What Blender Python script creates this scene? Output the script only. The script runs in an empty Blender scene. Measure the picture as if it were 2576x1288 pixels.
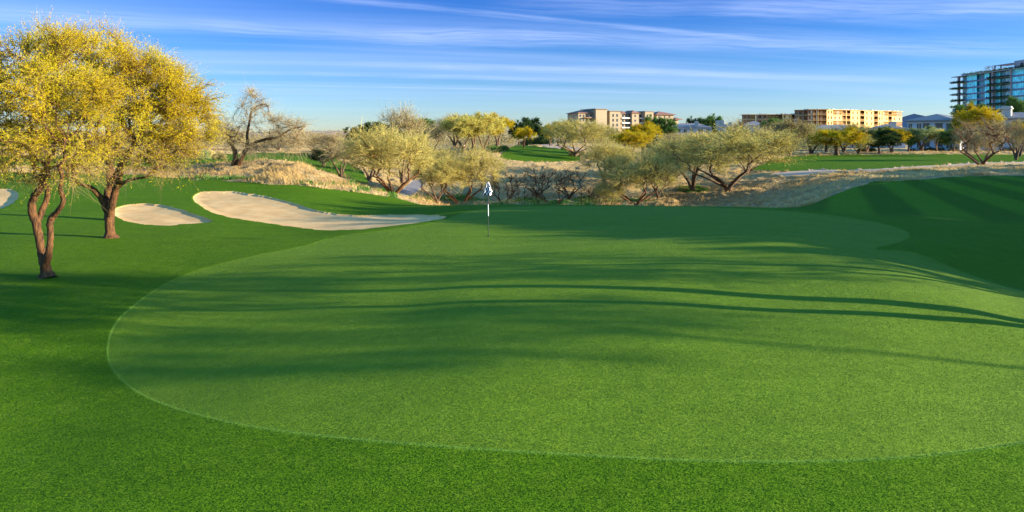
import bpy, math, random
import numpy as np
from mathutils import Vector, Matrix
rng = np.random.default_rng(7)
random.seed(7)
S = bpy.context.scene
C = S.collection
R = math.radians

# ------------------------------------------------------------------ camera
CAMZ = 4.0
F = 1700.0            # focal length in units of a 2576 wide picture
HY = 345.0            # horizon row
cam_d = bpy.data.cameras.new('camera')
cam_d.sensor_width = 36.0
cam_d.lens = 36.0 * F / 2576.0
cam_d.shift_y = -(644.0 - HY) / 2576.0
cam_d.clip_start = 0.1
cam_d.clip_end = 60000
cam = bpy.data.objects.new('camera', cam_d)
cam.location = (0, 0, CAMZ)
cam.rotation_euler = (R(90), 0, 0)
C.objects.link(cam)
S.camera = cam

# ------------------------------------------------------------------ light
SUN_EL = 11.5
SUN_BACK = 8.0        # degrees the sun stands behind the camera plane, on the right
sdir = Vector((math.cos(R(SUN_EL)) * math.cos(R(SUN_BACK)), -math.cos(R(SUN_EL)) * math.sin(R(SUN_BACK)), math.sin(R(SUN_EL))))
sun_d = bpy.data.lights.new('sun', 'SUN')
sun_d.energy = 4.8
sun_d.angle = R(0.55)
sun_d.color = (1.0, 0.87, 0.68)
sun = bpy.data.objects.new('sun', sun_d)
sun.rotation_euler = sdir.to_track_quat('Z', 'Y').to_euler()
sun.location = (60, -10, 40)
C.objects.link(sun)

S.view_settings.view_transform = 'Standard'
S.view_settings.look = 'None'
S.view_settings.exposure = 1.85
S.view_settings.gamma = 1.0
S.cycles.max_bounces = 6
S.cycles.diffuse_bounces = 3
S.cycles.glossy_bounces = 2
S.cycles.transmission_bounces = 3
S.cycles.transparent_max_bounces = 6

class NT:
    """tiny helper round a node tree"""
    def __init__(s, tree):
        s.t = tree
    def n(s, kind, **kw):
        o = s.t.nodes.new(kind)
        ins = kw.pop('ins', {})
        for k, v in kw.items():
            setattr(o, k, v)
        for k, v in ins.items():
            if isinstance(v, bpy.types.NodeSocket):
                s.t.links.new(v, o.inputs[k])
            else:
                o.inputs[k].default_value = v
        return o
    def l(s, a, b):
        s.t.links.new(a, b)
    def math(s, op, a, b=None, c=None, clamp=False):
        o = s.t.nodes.new('ShaderNodeMath'); o.operation = op; o.use_clamp = clamp
        for i, v in enumerate((a, b, c)):
            if v is None: continue
            if isinstance(v, bpy.types.NodeSocket): s.t.links.new(v, o.inputs[i])
            else: o.inputs[i].default_value = v
        return o.outputs[0]
    def mix(s, f, a, b, mode='MIX'):
        o = s.t.nodes.new('ShaderNodeMix'); o.data_type = 'RGBA'; o.blend_type = mode
        for i, v in ((0, f), (6, a), (7, b)):
            if isinstance(v, bpy.types.NodeSocket): s.t.links.new(v, o.inputs[i])
            else: o.inputs[i].default_value = v if i == 0 else (*v[:3], 1)
        return o.outputs[2]
    def ss(s, v, lo, hi):
        o = s.t.nodes.new('ShaderNodeMapRange'); o.interpolation_type = 'SMOOTHSTEP'
        s.t.links.new(v, o.inputs[0])
        o.inputs[1].default_value = lo; o.inputs[2].default_value = hi
        o.inputs[3].default_value = 0; o.inputs[4].default_value = 1
        return o.outputs[0]
    def noise(s, vec, scale, detail=4, rough=0.55):
        o = s.t.nodes.new('ShaderNodeTexNoise')
        if vec is not None: s.t.links.new(vec, o.inputs['Vector'])
        o.inputs['Scale'].default_value = scale
        o.inputs['Detail'].default_value = detail
        o.inputs['Roughness'].default_value = rough
        return o.outputs['Fac']

# ------------------------------------------------------------------ sky
w = bpy.data.worlds.new('World'); S.world = w; w.use_nodes = True
wt = w.node_tree; wt.nodes.clear()
n = NT(wt)
sky = n.n('ShaderNodeTexSky', sky_type='NISHITA', sun_disc=False)
sky.sun_elevation = R(SUN_EL)
sky.sun_rotation = R(90 + SUN_BACK)
sky.altitude = 400
sky.air_density = 1.0; sky.dust_density = 0.0; sky.ozone_density = 4.0
hs = n.n('ShaderNodeHueSaturation', ins={'Color': sky.outputs[0]})
hs.inputs['Saturation'].default_value = 1.2
hs.inputs['Value'].default_value = 1.0
tc = n.n('ShaderNodeTexCoord')
sep = n.n('ShaderNodeSeparateXYZ', ins={0: tc.outputs['Generated']})
dz = n.math('MAXIMUM', sep.outputs['Z'], 0.004)
dzs = n.math('ADD', dz, 0.03)
ca = n.math('DIVIDE', sep.outputs['X'], dzs)     # where the view line meets a cloud layer
cb = n.math('DIVIDE', sep.outputs['Y'], dzs)
def cloudvec(ang, sa, sb, off):
    c_, s_ = math.cos(R(ang)), math.sin(R(ang))
    a = n.math('ADD', n.math('MULTIPLY', ca, c_), n.math('MULTIPLY', cb, s_))
    b = n.math('SUBTRACT', n.math('MULTIPLY', cb, c_), n.math('MULTIPLY', ca, s_))
    return n.n('ShaderNodeCombineXYZ', ins={0: n.math('MULTIPLY', a, sa), 1: n.math('MULTIPLY', b, sb), 2: off}).outputs[0], a, b
v1, _, _ = cloudvec(12, 0.10, 0.62, 3.1)
v2, _, _ = cloudvec(14, 0.22, 1.5, 8.4)
v3, _, _ = cloudvec(20, 0.16, 5.0, 1.7)
c1 = n.ss(n.noise(v1, 1.0, 4, 0.5), 0.30, 0.82)
c2 = n.ss(n.noise(v2, 1.0, 5, 0.55), 0.46, 0.78)
c3 = n.ss(n.noise(v3, 1.0, 3, 0.5), 0.50, 0.85)
cl = n.math('ADD', n.math('ADD', n.math('MULTIPLY', c1, 0.46), n.math('MULTIPLY', c2, 0.12)), n.math('MULTIPLY', c3, 0.05))
vw, _, _ = cloudvec(0, 0.5, 0.5, 5.0)
wob = n.noise(vw, 1.0, 4, 0.6)
def trail(x0, y0, x1, y1, width, amp, fade=None):
    """a contrail through two directions of the picture, laid on the cloud layer as a straight line"""
    def pt(x, y):
        dx = (x - 1288) / F; dzz = (HY - y) / F
        L = math.sqrt(dx * dx + 1 + dzz * dzz)
        dd = dzz / L + 0.03
        return dx / L / dd, 1 / L / dd
    a0, b0 = pt(x0, y0); a1, b1 = pt(x1, y1)
    L = math.hypot(a1 - a0, b1 - b0); ux, uy = (a1 - a0) / L, (b1 - b0) / L
    d = n.math('ADD', n.math('MULTIPLY', n.math('SUBTRACT', ca, a0), -uy), n.math('MULTIPLY', n.math('SUBTRACT', cb, b0), ux))
    d = n.math('ADD', d, n.math('MULTIPLY', n.math('SUBTRACT', wob, 0.5), width * 1.2))
    t = n.math('ADD', n.math('MULTIPLY', n.math('SUBTRACT', ca, a0), ux), n.math('MULTIPLY', n.math('SUBTRACT', cb, b0), uy))
    body = n.math('SUBTRACT', 1.0, n.ss(n.math('ABSOLUTE', d), width * 0.15, width))
    ends = n.math('MULTIPLY', n.ss(t, -L * 0.15, L * 0.1), n.math('SUBTRACT', 1.0, n.ss(t, L * 0.8, L * 1.15)))
    vt = n.n('ShaderNodeCombineXYZ', ins={0: n.math('MULTIPLY', t, 1.2), 1: n.math('MULTIPLY', d, 7.0), 2: 2.0}).outputs[0]
    tex = n.ss(n.noise(vt, 1.0, 4, 0.6), 0.25, 0.7)
    return n.math('MULTIPLY', n.math('MULTIPLY', n.math('MULTIPLY', body, ends), tex), amp)
for a in ((700, -12, 1900, 98, 0.14, 0.34), (1340, 10, 2420, 48, 0.40, 0.28), (0, 38, 1300, 112, 0.45, 0.28), (900, 88, 2576, 128, 0.75, 0.28),
          (480, 181, 1700, 214, 0.34, 0.26), (500, 212, 1750, 238, 0.14, 0.34), (1000, 166, 2300, 205, 0.45, 0.26),
          (1900, 10, 2700, 30, 0.4, 0.35)):
    cl = n.math('ADD', cl, trail(*a))
lowfade = n.ss(sep.outputs['Z'], 0.0, 0.10)
cl = n.math('MULTIPLY', n.math('MINIMUM', n.math('MULTIPLY', cl, 0.86), 0.9), lowfade, clamp=True)
# cirrus are lit by the sun: a pale blue white at the brightness of the sky round them
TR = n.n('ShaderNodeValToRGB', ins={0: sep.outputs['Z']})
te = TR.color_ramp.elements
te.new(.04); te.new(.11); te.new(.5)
for e_, (p_, c_) in zip(te, ((0, (.62, .64, .80)), (.04, (.63, .67, .85)), (.11, (.45, .55, .82)), (.20, (.26, .43, .78)), (.5, (2.8, 2.8, 2.5)))):  # upper sky, above the frame, brightened beyond natural as added fill for shaded turf
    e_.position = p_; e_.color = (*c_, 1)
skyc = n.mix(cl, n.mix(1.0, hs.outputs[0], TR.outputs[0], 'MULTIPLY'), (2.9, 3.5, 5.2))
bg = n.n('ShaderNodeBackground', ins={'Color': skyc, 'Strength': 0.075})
wo = n.n('ShaderNodeOutputWorld'); n.l(bg.outputs[0], wo.inputs[0])

# ------------------------------------------------------------------ helpers
def tag(o, label=None, cat=None, group=None, kind=None):
    if label: o['label'] = label
    if cat: o['category'] = cat
    if group: o['group'] = group
    if kind: o['kind'] = kind
    return o

def mesh_np(name, verts, quads, mats, mi=None, smooth=False, tint=None, tris=None):
    """mesh from numpy arrays; quads (n,4)"""
    me = bpy.data.meshes.new(name)
    verts = np.asarray(verts, dtype=np.float32)
    me.vertices.add(len(verts)); me.vertices.foreach_set('co', verts.ravel())
    q = np.asarray(quads, dtype=np.int32)
    nq = len(q)
    me.loops.add(nq * 4); me.loops.foreach_set('vertex_index', q.ravel())
    me.polygons.add(nq)
    me.polygons.foreach_set('loop_start', np.arange(0, nq * 4, 4, dtype=np.int32))
    me.polygons.foreach_set('loop_total', np.full(nq, 4, dtype=np.int32))
    for m in mats: me.materials.append(m)
    if mi is not None: me.polygons.foreach_set('material_index', np.asarray(mi, dtype=np.int32))
    me.polygons.foreach_set('use_smooth', np.full(nq, bool(smooth)))
    if tint is not None:
        at = me.attributes.new('tint', 'FLOAT', 'POINT'); at.data.foreach_set('value', np.asarray(tint, dtype=np.float32))
    me.update(calc_edges=True)
    return me

def link(name, me, parent=None):
    o = bpy.data.objects.new(name, me); C.objects.link(o)
    if parent: o.parent = parent
    return o

def empty(name, loc, rz=0.0):
    o = bpy.data.objects.new(name, None); C.objects.link(o)
    o.location = loc; o.rotation_euler = (0, 0, rz); o.empty_display_size = 0.5
    return o

def principled(name, rough=0.8, spec=0.2):
    m = bpy.data.materials.new(name); m.use_nodes = True
    t = NT(m.node_tree); p = m.node_tree.nodes['Principled BSDF']
    p.inputs['Roughness'].default_value = rough
    p.inputs['Specular IOR Level'].default_value = spec
    return m, t, p

def simple(name, col, rough=0.8, spec=0.2, var=0.12, scale=1.5, bump=0.0, metallic=0.0):
    m, t, p = principled(name, rough, spec)
    g = t.n('ShaderNodeTexCoord').outputs['Object']
    f = t.noise(g, scale, 5, 0.6)
    a = tuple(c * (1 - var) for c in col); b = tuple(min(1, c * (1 + var)) for c in col)
    t.l(t.mix(f, a, b), p.inputs['Base Color'])
    p.inputs['Metallic'].default_value = metallic
    if bump:
        bn = t.n('ShaderNodeBump', ins={'Height': t.noise(g, scale * 6, 4, 0.6), 'Strength': bump, 'Distance': 0.05})
        t.l(bn.outputs[0], p.inputs['Normal'])
    return m

# ------------------------------------------------------------------ terrain: profile rows by column
COLX = [-1500, 0, 400, 700, 1000, 1200, 1450, 1700, 1950, 2200, 2400, 2576, 4000]
def zrow(Y, z): return ('z', Y if isinstance(Y, list) else [Y] * 13, z if isinstance(z, list) else [z] * 13)
def yrow(Y, y): return ('y', Y if isinstance(Y, list) else [Y] * 13, y)
YC = [21, 20.5, 20.5, 20.5, 21, 21.5, 22, 22.5, 22, 20.5, 18.8, 17.5, 17]
ROWS = [
 zrow(2.0, 0.05), zrow(6.0, 0.0),
 zrow(9.0, [-.2, -.25, -.12, -.05, 0, 0, 0, .02, .02, 0, -.05, -.1, -.3]),
 zrow(12.5, [-.5, -.5, -.4, -.22, -.05, .06, .12, .18, .16, .12, .02, -.08, -.4]),
 zrow([v - 3.6 for v in YC], [-.3, -.2, -.22, -.12, .10, .30, .45, .52, .55, .48, .30, .10, -.5]),
 yrow(YC, [668, 683, 690, 676, 652, 640, 622, 607, 601, 640, 697, 745, 860]),
 zrow(26.0, [-.1, 0, -.1, -.1, .02, .12, .2, .18, -.05, -.5, -1.2, -1.6, -2]),
 yrow(31.0, [556, 562, 570, 577, 562, 556, 554, 556, 565, 590, 614, 640, 660]),
 yrow(37.0, [508, 515, 524, 532, 544, 531, 528, 528, 532, 553, 566, 576, 590]),
 yrow(42.0, [475, 480, 492, 497, 520, 516, 517, 518, 521, 532, 540, 545, 555]),
 zrow(49.0, [.9, .98, .75, .83, -.45, -2.0, -3.0, -3.0, -1.4, -.2, -.25, -.3, -.3]),
 zrow(56.0, [1.3, 1.4, 1.3, 1.85, -1.5, -3.6, -4.3, -4.1, -2.3, .25, .52, .68, 1.0]),
 zrow(65.0, [.6, .6, .4, .5, -1.9, -4.1, -4.6, -4.2, -2.3, .40, .80, 1.02, 1.5]),
 yrow(78.0, [412, 415, 420, 427, 475, 516, 521, 504, 461, 438, 427, 419, 410]),
 yrow(95.0, [398, 400, 402, 409, 440, 450, 457, 455, 433, 421, 415, 410, 402]),
 yrow(115.0, [386, 388, 389, 394, 408, 388, 405, 410, 406, 402, 401, 400, 395]),
 yrow(140.0, [377, 378, 379, 382, 386, 370, 383, 386, 391, 389, 388, 388, 385]),
 yrow(180.0, [370, 370, 371, 373, 378, 374, 361, 376, 382, 380, 378, 377, 376]),
 yrow(260.0, [364, 364, 365, 366, 368, 366, 356, 368, 370, 370, 368, 368, 368]),
 yrow(420.0, [357] * 13), yrow(1200.0, [350] * 13), yrow(9000.0, [345.6] * 13), yrow(30000.0, [345.2] * 13)]
K = len(ROWS)
colx = np.array(COLX, float)
Ytab = np.array([r[1] for r in ROWS], float)            # K x cols
Ztab = np.array([r[2] if r[0] == 'z' else [CAMZ - (y - HY) * Y / F for y, Y in zip(r[2], r[1])] for r in ROWS], float)

def pslopes(x, y):
    """shape preserving slopes along axis 0"""
    h = np.diff(x, axis=0); d = np.diff(y, axis=0) / h
    m = np.zeros_like(y)
    w1 = 2 * h[1:] + h[:-1]; w2 = h[1:] + 2 * h[:-1]
    ok = (d[1:] * d[:-1]) > 0
    with np.errstate(divide='ignore', invalid='ignore'):
        hm = (w1 + w2) / (w1 / d[:-1] + w2 / d[1:])
    m[1:-1] = np.where(ok, np.nan_to_num(hm), (d[1:] + d[:-1]) * 0.12)
    m[0] = d[0]; m[-1] = d[-1]
    return m
def hermite(x0, x1, y0, y1, m0, m1, x):
    h = x1 - x0; t = (x - x0) / h
    return (2*t**3 - 3*t**2 + 1) * y0 + (t**3 - 2*t**2 + t) * h * m0 + (-2*t**3 + 3*t**2) * y1 + (t**3 - t**2) * h * m1
cx2 = np.repeat(colx[:, None], K, 1)
SLP = pslopes(Ytab, Ztab).T                             # slope of z along Y at the key columns
MY = pslopes(cx2, Ytab.T); MZ = pslopes(cx2, Ztab.T)    # cols x K
def col_eval(x):
    """rows' Y and z at picture columns x -> (n,K)"""
    x = np.clip(np.atleast_1d(np.asarray(x, float)), colx[0], colx[-1])
    i = np.clip(np.searchsorted(colx, x) - 1, 0, len(colx) - 2)
    a, b, xx = colx[i][:, None], colx[i + 1][:, None], x[:, None]
    Y = hermite(a, b, Ytab.T[i], Ytab.T[i + 1], MY[i], MY[i + 1], xx)
    z = hermite(a, b, Ztab.T[i], Ztab.T[i + 1], MZ[i], MZ[i + 1], xx)
    f = (xx - a) / (b - a); f = f * f * (3 - 2 * f)
    return Y, z, SLP[i] * (1 - f) + SLP[i + 1] * f
def row_eval(Yk, zk, m, Y):
    """Yk,zk (n,K); Y (n,M) -> z (n,M), s (n,M)"""
    s = np.zeros_like(Y); z = np.zeros_like(Y)
    for k in range(K - 1):
        a, b = Yk[:, k:k+1], Yk[:, k+1:k+2]
        sel = (Y >= a) & ((Y < b) if k < K - 2 else (Y <= b * 1.01))
        if k == 0: sel |= Y < a
        zz = hermite(a, b, zk[:, k:k+1], zk[:, k+1:k+2], m[:, k:k+1], m[:, k+1:k+2], Y)
        z = np.where(sel, zz, z); s = np.where(sel, k + (Y - a) / (b - a), s)
    return z, s
def vnoise(x, y, seed=0):
    """smooth value noise"""
    r = np.random.default_rng(seed); tab = r.random((256, 256))
    xi = np.floor(x).astype(int); yi = np.floor(y).astype(int); fx = x - xi; fy = y - yi
    fx = fx * fx * (3 - 2 * fx); fy = fy * fy * (3 - 2 * fy)
    g = lambda a, b: tab[a % 256, b % 256]
    return (g(xi, yi) * (1 - fx) + g(xi + 1, yi) * fx) * (1 - fy) + (g(xi, yi + 1) * (1 - fx) + g(xi + 1, yi + 1) * fx) * fy - 0.5
def inpoly(x, y, poly):
    p = np.array(poly, float); c = np.zeros(x.shape, bool); j = len(p) - 1
    for i in range(len(p)):
        xi, yi, xj, yj = p[i][0], p[i][1], p[j][0], p[j][1]
        if yi != yj:
            c ^= ((yi > y) != (yj > y)) & (x < (xj - xi) * (y - yi) / (yj - yi) + xi)
        j = i
    return c
def smoothpoly(P, it=2):
    P = [tuple(p) for p in P]
    for _ in range(it):
        Q = []
        for a, b in zip(P, P[1:] + P[:1]):
            Q.append((a[0]*.75 + b[0]*.25, a[1]*.75 + b[1]*.25)); Q.append((a[0]*.25 + b[0]*.75, a[1]*.25 + b[1]*.75))
        P = Q
    return P
def polydist(x, y, poly):
    p = np.array(poly, float); d = np.full(x.shape, 1e9)
    for a, b in zip(p, np.roll(p, -1, 0)):
        ab = b - a; L = (ab ** 2).sum() + 1e-9
        t = np.clip(((x - a[0]) * ab[0] + (y - a[1]) * ab[1]) / L, 0, 1)
        d = np.minimum(d, (x - a[0] - t * ab[0]) ** 2 + (y - a[1] - t * ab[1]) ** 2)
    return np.sqrt(d)

# outlines, as directions from the camera; turned into ground points by the terrain they lie on
GREEN = [(268, 880), (280, 930), (340, 985), (440, 1028), (640, 1076), (900, 1105), (1200, 1128), (1500, 1146), (1800, 1160), (2100, 1160),
         (2350, 1145), (2576, 1112), (3000, 1040), (3000, 800), (2600, 745), (2430, 690), (2300, 630), (2180, 628), (2255, 612), (2296, 594), (2270, 575), (2180, 553), (2050, 536), (1900, 526),
         (1700, 519), (1450, 518.5), (1250, 520), (1170, 532), (1100, 560), (960, 580), (830, 596), (765, 620), (600, 650), (440, 695), (330, 770), (282, 820)]
GREEN = smoothpoly(GREEN, 2)
BUNK = [smoothpoly([(284, 528), (300, 516), (350, 512), (400, 514), (450, 525), (505, 545), (545, 558), (470, 563), (400, 568), (330, 560), (288, 545)]),
        smoothpoly([(478, 495), (500, 483), (560, 480), (630, 487), (690, 498), (750, 515), (820, 536), (900, 543), (1000, 540), (1090, 541), (1135, 545), (1080, 556), (1000, 566), (930, 574), (850, 580), (780, 576), (700, 565), (620, 553), (555, 543), (505, 520)]),
        smoothpoly([(-300, 470), (0, 474), (38, 478), (48, 492), (36, 508), (0, 528), (-60, 540), (-300, 545)])]
FAIR_R = [(1880, 428), (1935, 404), (1990, 393), (2100, 390), (2300, 388.6), (2600, 388), (3200, 388), (3200, 400), (2700, 405), (2576, 407), (2480, 409), (2400, 413), (2300, 418.5), (2200, 425), (2120, 428), (2060, 426.5), (1990, 431)]
PATH_R = [(1925, 436), (1990, 431.2), (2060, 426.7), (2120, 428.2), (2200, 425.2), (2300, 418.7), (2400, 413.2), (2480, 409.2), (2576, 407.2), (2700, 405.2), (3200, 400.2), (3200, 412), (2700, 415), (2576, 417), (2450, 419), (2330, 425), (2200, 433), (2100, 437), (2000, 444), (1950, 442)]
FAIR_L = smoothpoly([(-400, 400), (100, 392), (480, 392), (600, 386), (720, 384), (830, 392), (900, 420), (940, 470), (870, 450), (800, 428), (700, 420), (400, 424), (0, 425), (-400, 430)], 1)
FAIR_C = smoothpoly([(1255, 392), (1278, 372), (1300, 364), (1345, 368), (1420, 375), (1432, 384), (1478, 403), (1400, 409), (1300, 407), (1262, 402)])
PATH_C = [(985, 500), (1036, 456), (1064, 453), (1070, 462), (1030, 498)]
PATH_D = [(1330, 354), (1350, 354), (1385, 364), (1470, 375), (1470, 379), (1375, 371)]

def surface(xs, Ygrid):
    """xs (n), Ygrid (n,M) -> z incl. small relief, s"""
    Yk, zk, mk = col_eval(xs)
    z, s = row_eval(Yk, zk, mk, Ygrid)
    X = (xs[:, None] - 1288) / F * Ygrid
    # gentle lawn undulation and lumpier rough
    und = vnoise(X * .16 + 3, Ygrid * .16 + 9, 1) * .16 + vnoise(X * .45, Ygrid * .45, 2) * .055
    near = np.clip((Ygrid - 5) / 6, 0, 1) * np.clip((60 - Ygrid) / 20, 0.3, 1)
    z = z + und * near
    return z, s, X
def turf_limit(x):
    return np.interp(x, [-1500, 0, 300, 430, 560, 700, 850, 900, 1000, 1130, 1200, 1700, 1880, 1950, 2010, 2080, 2200, 2400, 2576, 4000],
                        [10.6, 10.6, 10.5, 10.35, 10.0, 9.75, 9.75, 9.85, 10.0, 9.5, 9.06, 9.06, 9.1, 9.65, 10.0, 10.5, 11.05, 11.1, 11.1, 11.2])
def rough_relief(X, Y, s, lim):
    k = np.clip((s - lim) / 0.25, 0, 1) * np.clip((260 - Y) / 100, 0, 1)
    return k * (vnoise(X * .35, Y * .35, 3) * .55 + vnoise(X * 1.1, Y * 1.1, 4) * .28 + vnoise(X * 2.6, Y * 2.6, 5) * .12)

def gz(X, Y):
    x = 1288 + F * X / Y
    z, s, XX = surface(np.array([x]), np.array([[Y]], float))
    z = z + rough_relief(XX, np.array([[Y]], float), s, turf_limit(np.array([x]))[:, None])
    return float(z[0, 0])
def at(px, Y):
    X = (px - 1288) / F * Y
    return X, Y, gz(X, Y)

xs = np.unique(np.concatenate([np.linspace(-1500, -150, 60), np.arange(-150, 2720, 2.4), np.linspace(2720, 4000, 60)]))
sseg = [8, 130, 110, 80, 70, 60, 60, 56, 46, 40, 30, 40, 44, 44, 40, 30, 26, 20, 16, 8, 6, 5]
ss_ = np.concatenate([np.linspace(k, k + 1, m, endpoint=False) for k, m in enumerate(sseg)] + [[K - 1]])
Yk, zk, mk = col_eval(xs)
ki = np.minimum(ss_.astype(int), K - 2); fr = ss_ - ki
Yg = Yk[:, ki] * (1 - fr) + Yk[:, ki + 1] * fr
Zg, Sg, Xg = surface(xs, Yg)
PX = np.repeat(xs[:, None], Yg.shape[1], 1)
PY = HY + F * (CAMZ - Zg) / Yg                # view direction of each ground point, for the outlines
LIM = turf_limit(PX) + vnoise(Xg * .6, Yg * .6, 11) * .16 + vnoise(Xg * 2.1, Yg * 2.1, 12) * .07
# classes: 0 rough, 1 turf, 2 green, 3..5 bunkers, 6 dirt path, 7 cart path
cls = np.where(Sg < LIM, 1, 0)
wob = vnoise(Xg * .8, Yg * .8, 13) * 3
gm = inpoly(PX, PY, GREEN) & (Sg < 9.06)
cls[gm] = 2
edge = polydist(PX, PY, GREEN)
for i, b in enumerate(BUNK):
    m = inpoly(PX + vnoise(Xg * 1.5, Yg * 1.5, 20) * 5, PY + vnoise(Xg * 2, Yg * 2, 21) * 2.2, b) & (Sg > 6.3) & (Sg < 10.6)
    cls[m] = 3 + i
far = Sg > 12.4
cls[inpoly(PX, PY + wob * .3, FAIR_R) & (Sg > 13.2)] = 1
cls[inpoly(PX, PY + wob * .3, PATH_R) & (Sg > 13.0)] = 6
cls[inpoly(PX, PY + wob * .6, FAIR_L) & far] = 1
cls[inpoly(PX, PY + wob * .4, FAIR_C) & far] = 1
cls[inpoly(PX, PY, PATH_C) & (Sg > 11)] = 7
cls[inpoly(PX, PY, PATH_D) & (Sg > 15)] = 6
# relief that belongs to the kinds
Zg = Zg + np.where(cls == 0, rough_relief(Xg, Yg, Sg, LIM), 0)
for i, b in enumerate(BUNK):
    m = cls == 3 + i
    d = polydist(PX[m], PY[m], b)
    Zg[m] -= 0.07 + 0.10 * np.clip(d / 14, 0, 1)
    Zg[m] += vnoise(Xg[m] * 1.2, Yg[m] * 1.2, 31) * .02
Zg = Zg - np.where(cls == 2, 0.012, 0)
stripe_x0 = 2100 + (PX - 2100) / (1 + .012 * np.clip(PY - 460, -20, 130))
stripe = np.clip(np.sin(stripe_x0 * math.pi / 62 + .9) * 3, -1, 1) * np.clip((Sg - 8.3) / .5, 0, 1) * np.clip((PX - 1880) / 60, 0, 1) * np.clip((12 - Sg) / .4, 0, 1)  # mowing stripes: light off the turned blades, painted as lighter and darker turf
tilt = np.clip(1 - edge / np.clip((PY - 345) * .009, 2, 7), 0, 1) * np.clip((PY - 690) / 70, 0, 1)  # collar rim mask: longer grass catching the sun, painted as a lighter strip
V = np.stack([Xg, Yg, Zg], -1)
nr = Yg.shape[1]
idx = np.arange(len(xs) * nr).reshape(len(xs), nr)
Q = np.stack([idx[:-1, :-1], idx[1:, :-1], idx[1:, 1:], idx[:-1, 1:]], -1).reshape(-1, 4)
fc = cls[:-1, :-1].reshape(-1)

# ------------------------------------------------------------------ ground materials
def turf_material(name, dark, light, dry, nscale, bumpd, fuzz=0.5):
    m, t, p = principled(name, 0.85, 0.05)
    pos = t.n('ShaderNodeNewGeometry').outputs['Position']
    # short blades: small cells, each with its own tone and its own tilt
    jit = t.n('ShaderNodeTexNoise', ins={'Vector': pos}); jit.inputs['Scale'].default_value = nscale * .5; jit.inputs['Detail'].default_value = 2
    jv = t.n('ShaderNodeVectorMath', operation='MULTIPLY_ADD', ins={0: jit.outputs['Color'], 1: (.03, .03, .03), 2: pos})
    vor = t.n('ShaderNodeTexVoronoi', feature='F1', ins={'Vector': jv.outputs[0]}); vor.inputs['Scale'].default_value = nscale
    vs = t.n('ShaderNodeSeparateColor', ins={0: vor.outputs['Color']})
    fine = vs.outputs[2]
    mid = t.noise(pos, 3.5, 4, 0.6)
    big = t.noise(pos, 0.35, 4, 0.55)
    a = t.mix(t.ss(fine, 0.0, 1.0), dark, light)
    a = t.mix(t.math('MULTIPLY', t.ss(mid, 0.42, 0.8), 0.35), a, dry)
    a = t.mix(t.math('MULTIPLY', t.ss(big, 0.35, 0.7), 0.4), a, t.mix(0.5, dark, light), 'MIX')
    st = t.n('ShaderNodeAttribute', attribute_name='stripe').outputs['Fac']
    mpv = t.n('ShaderNodeMapping', ins={'Vector': pos, 'Rotation': (0, 0, .35), 'Scale': (.25, 1.3, 1)})
    v = t.math('ADD', t.math('ADD', 0.82, t.math('MULTIPLY', st, 0.20)), t.math('MULTIPLY', t.noise(mpv.outputs[0], 1.0, 4, .6), 0.36))
    hsv = t.n('ShaderNodeHueSaturation', ins={'Color': a, 'Value': v})
    ed = t.n('ShaderNodeAttribute', attribute_name='edge').outputs['Fac']
    col = t.mix(t.math('MULTIPLY', ed, 0.35), hsv.outputs[0], (0.16, 0.30, 0.05))
    t.l(col, p.inputs['Base Color'])
    off = t.n('ShaderNodeVectorMath', operation='SUBTRACT', ins={0: vor.outputs['Color'], 1: (.5, .5, .5)})
    sc1 = t.n('ShaderNodeVectorMath', operation='MULTIPLY', ins={0: off.outputs[0], 1: (bumpd, bumpd, 0.0)})
    ad = t.n('ShaderNodeVectorMath', operation='ADD', ins={0: t.n('ShaderNodeNewGeometry').outputs['Normal'], 1: sc1.outputs[0]})
    nn = t.n('ShaderNodeVectorMath', operation='NORMALIZE', ins={0: ad.outputs[0]})
    t.l(nn.outputs[0], p.inputs['Normal'])
    p.inputs['Sheen Weight'].default_value = fuzz
    p.inputs['Sheen Roughness'].default_value = 0.6
    p.inputs['Sheen Tint'].default_value = (0.5, 0.9, 0.2, 1)
    return m
M_turf = turf_material('turf', (0.024, 0.066, 0.002), (0.082, 0.165, 0.004), (0.13, 0.20, 0.015), 105, 1.25, 0.0)
M_turf.node_tree.nodes['Principled BSDF'].inputs['Specular IOR Level'].default_value = 0.03
M_green = turf_material('green_turf', (0.048, 0.096, 0.003), (0.118, 0.202, 0.007), (0.16, 0.24, 0.02), 125, 1.3, 0.0)
M_green.node_tree.nodes['Principled BSDF'].inputs['Specular IOR Level'].default_value = .08

def rough_material():
    m, t, p = principled('dry_ground', 0.9, 0.1)
    pos = t.n('ShaderNodeNewGeometry').outputs['Position']
    f = t.noise(pos, 2.2, 6, 0.7); g = t.noise(pos, 0.12, 4, 0.6); h = t.noise(pos, 9, 4, 0.7)
    a = t.mix(t.ss(f, 0.3, 0.72), (0.24, 0.16, 0.07), (0.58, 0.41, 0.17))
    a = t.mix(t.math('MULTIPLY', t.ss(h, 0.5, 0.8), 0.55), a, (0.62, 0.47, 0.26))
    a = t.mix(t.math('MULTIPLY', t.ss(g, 0.52, 0.72), 0.5), a, (0.15, 0.12, 0.06))
    gr = t.n('ShaderNodeAttribute', attribute_name='weed').outputs['Fac']
    a = t.mix(t.ss(t.math('ADD', gr, t.math('MULTIPLY', t.math('SUBTRACT', f, 0.5), 0.9)), 0.4, 0.7), a, (0.07, 0.17, 0.025))
    t.l(a, p.inputs['Base Color'])
    b = t.n('ShaderNodeBump', ins={'Height': t.math('ADD', f, h), 'Strength': 1.0, 'Distance': 0.25})
    t.l(b.outputs[0], p.inputs['Normal'])
    return m
M_rough = rough_material()
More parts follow.
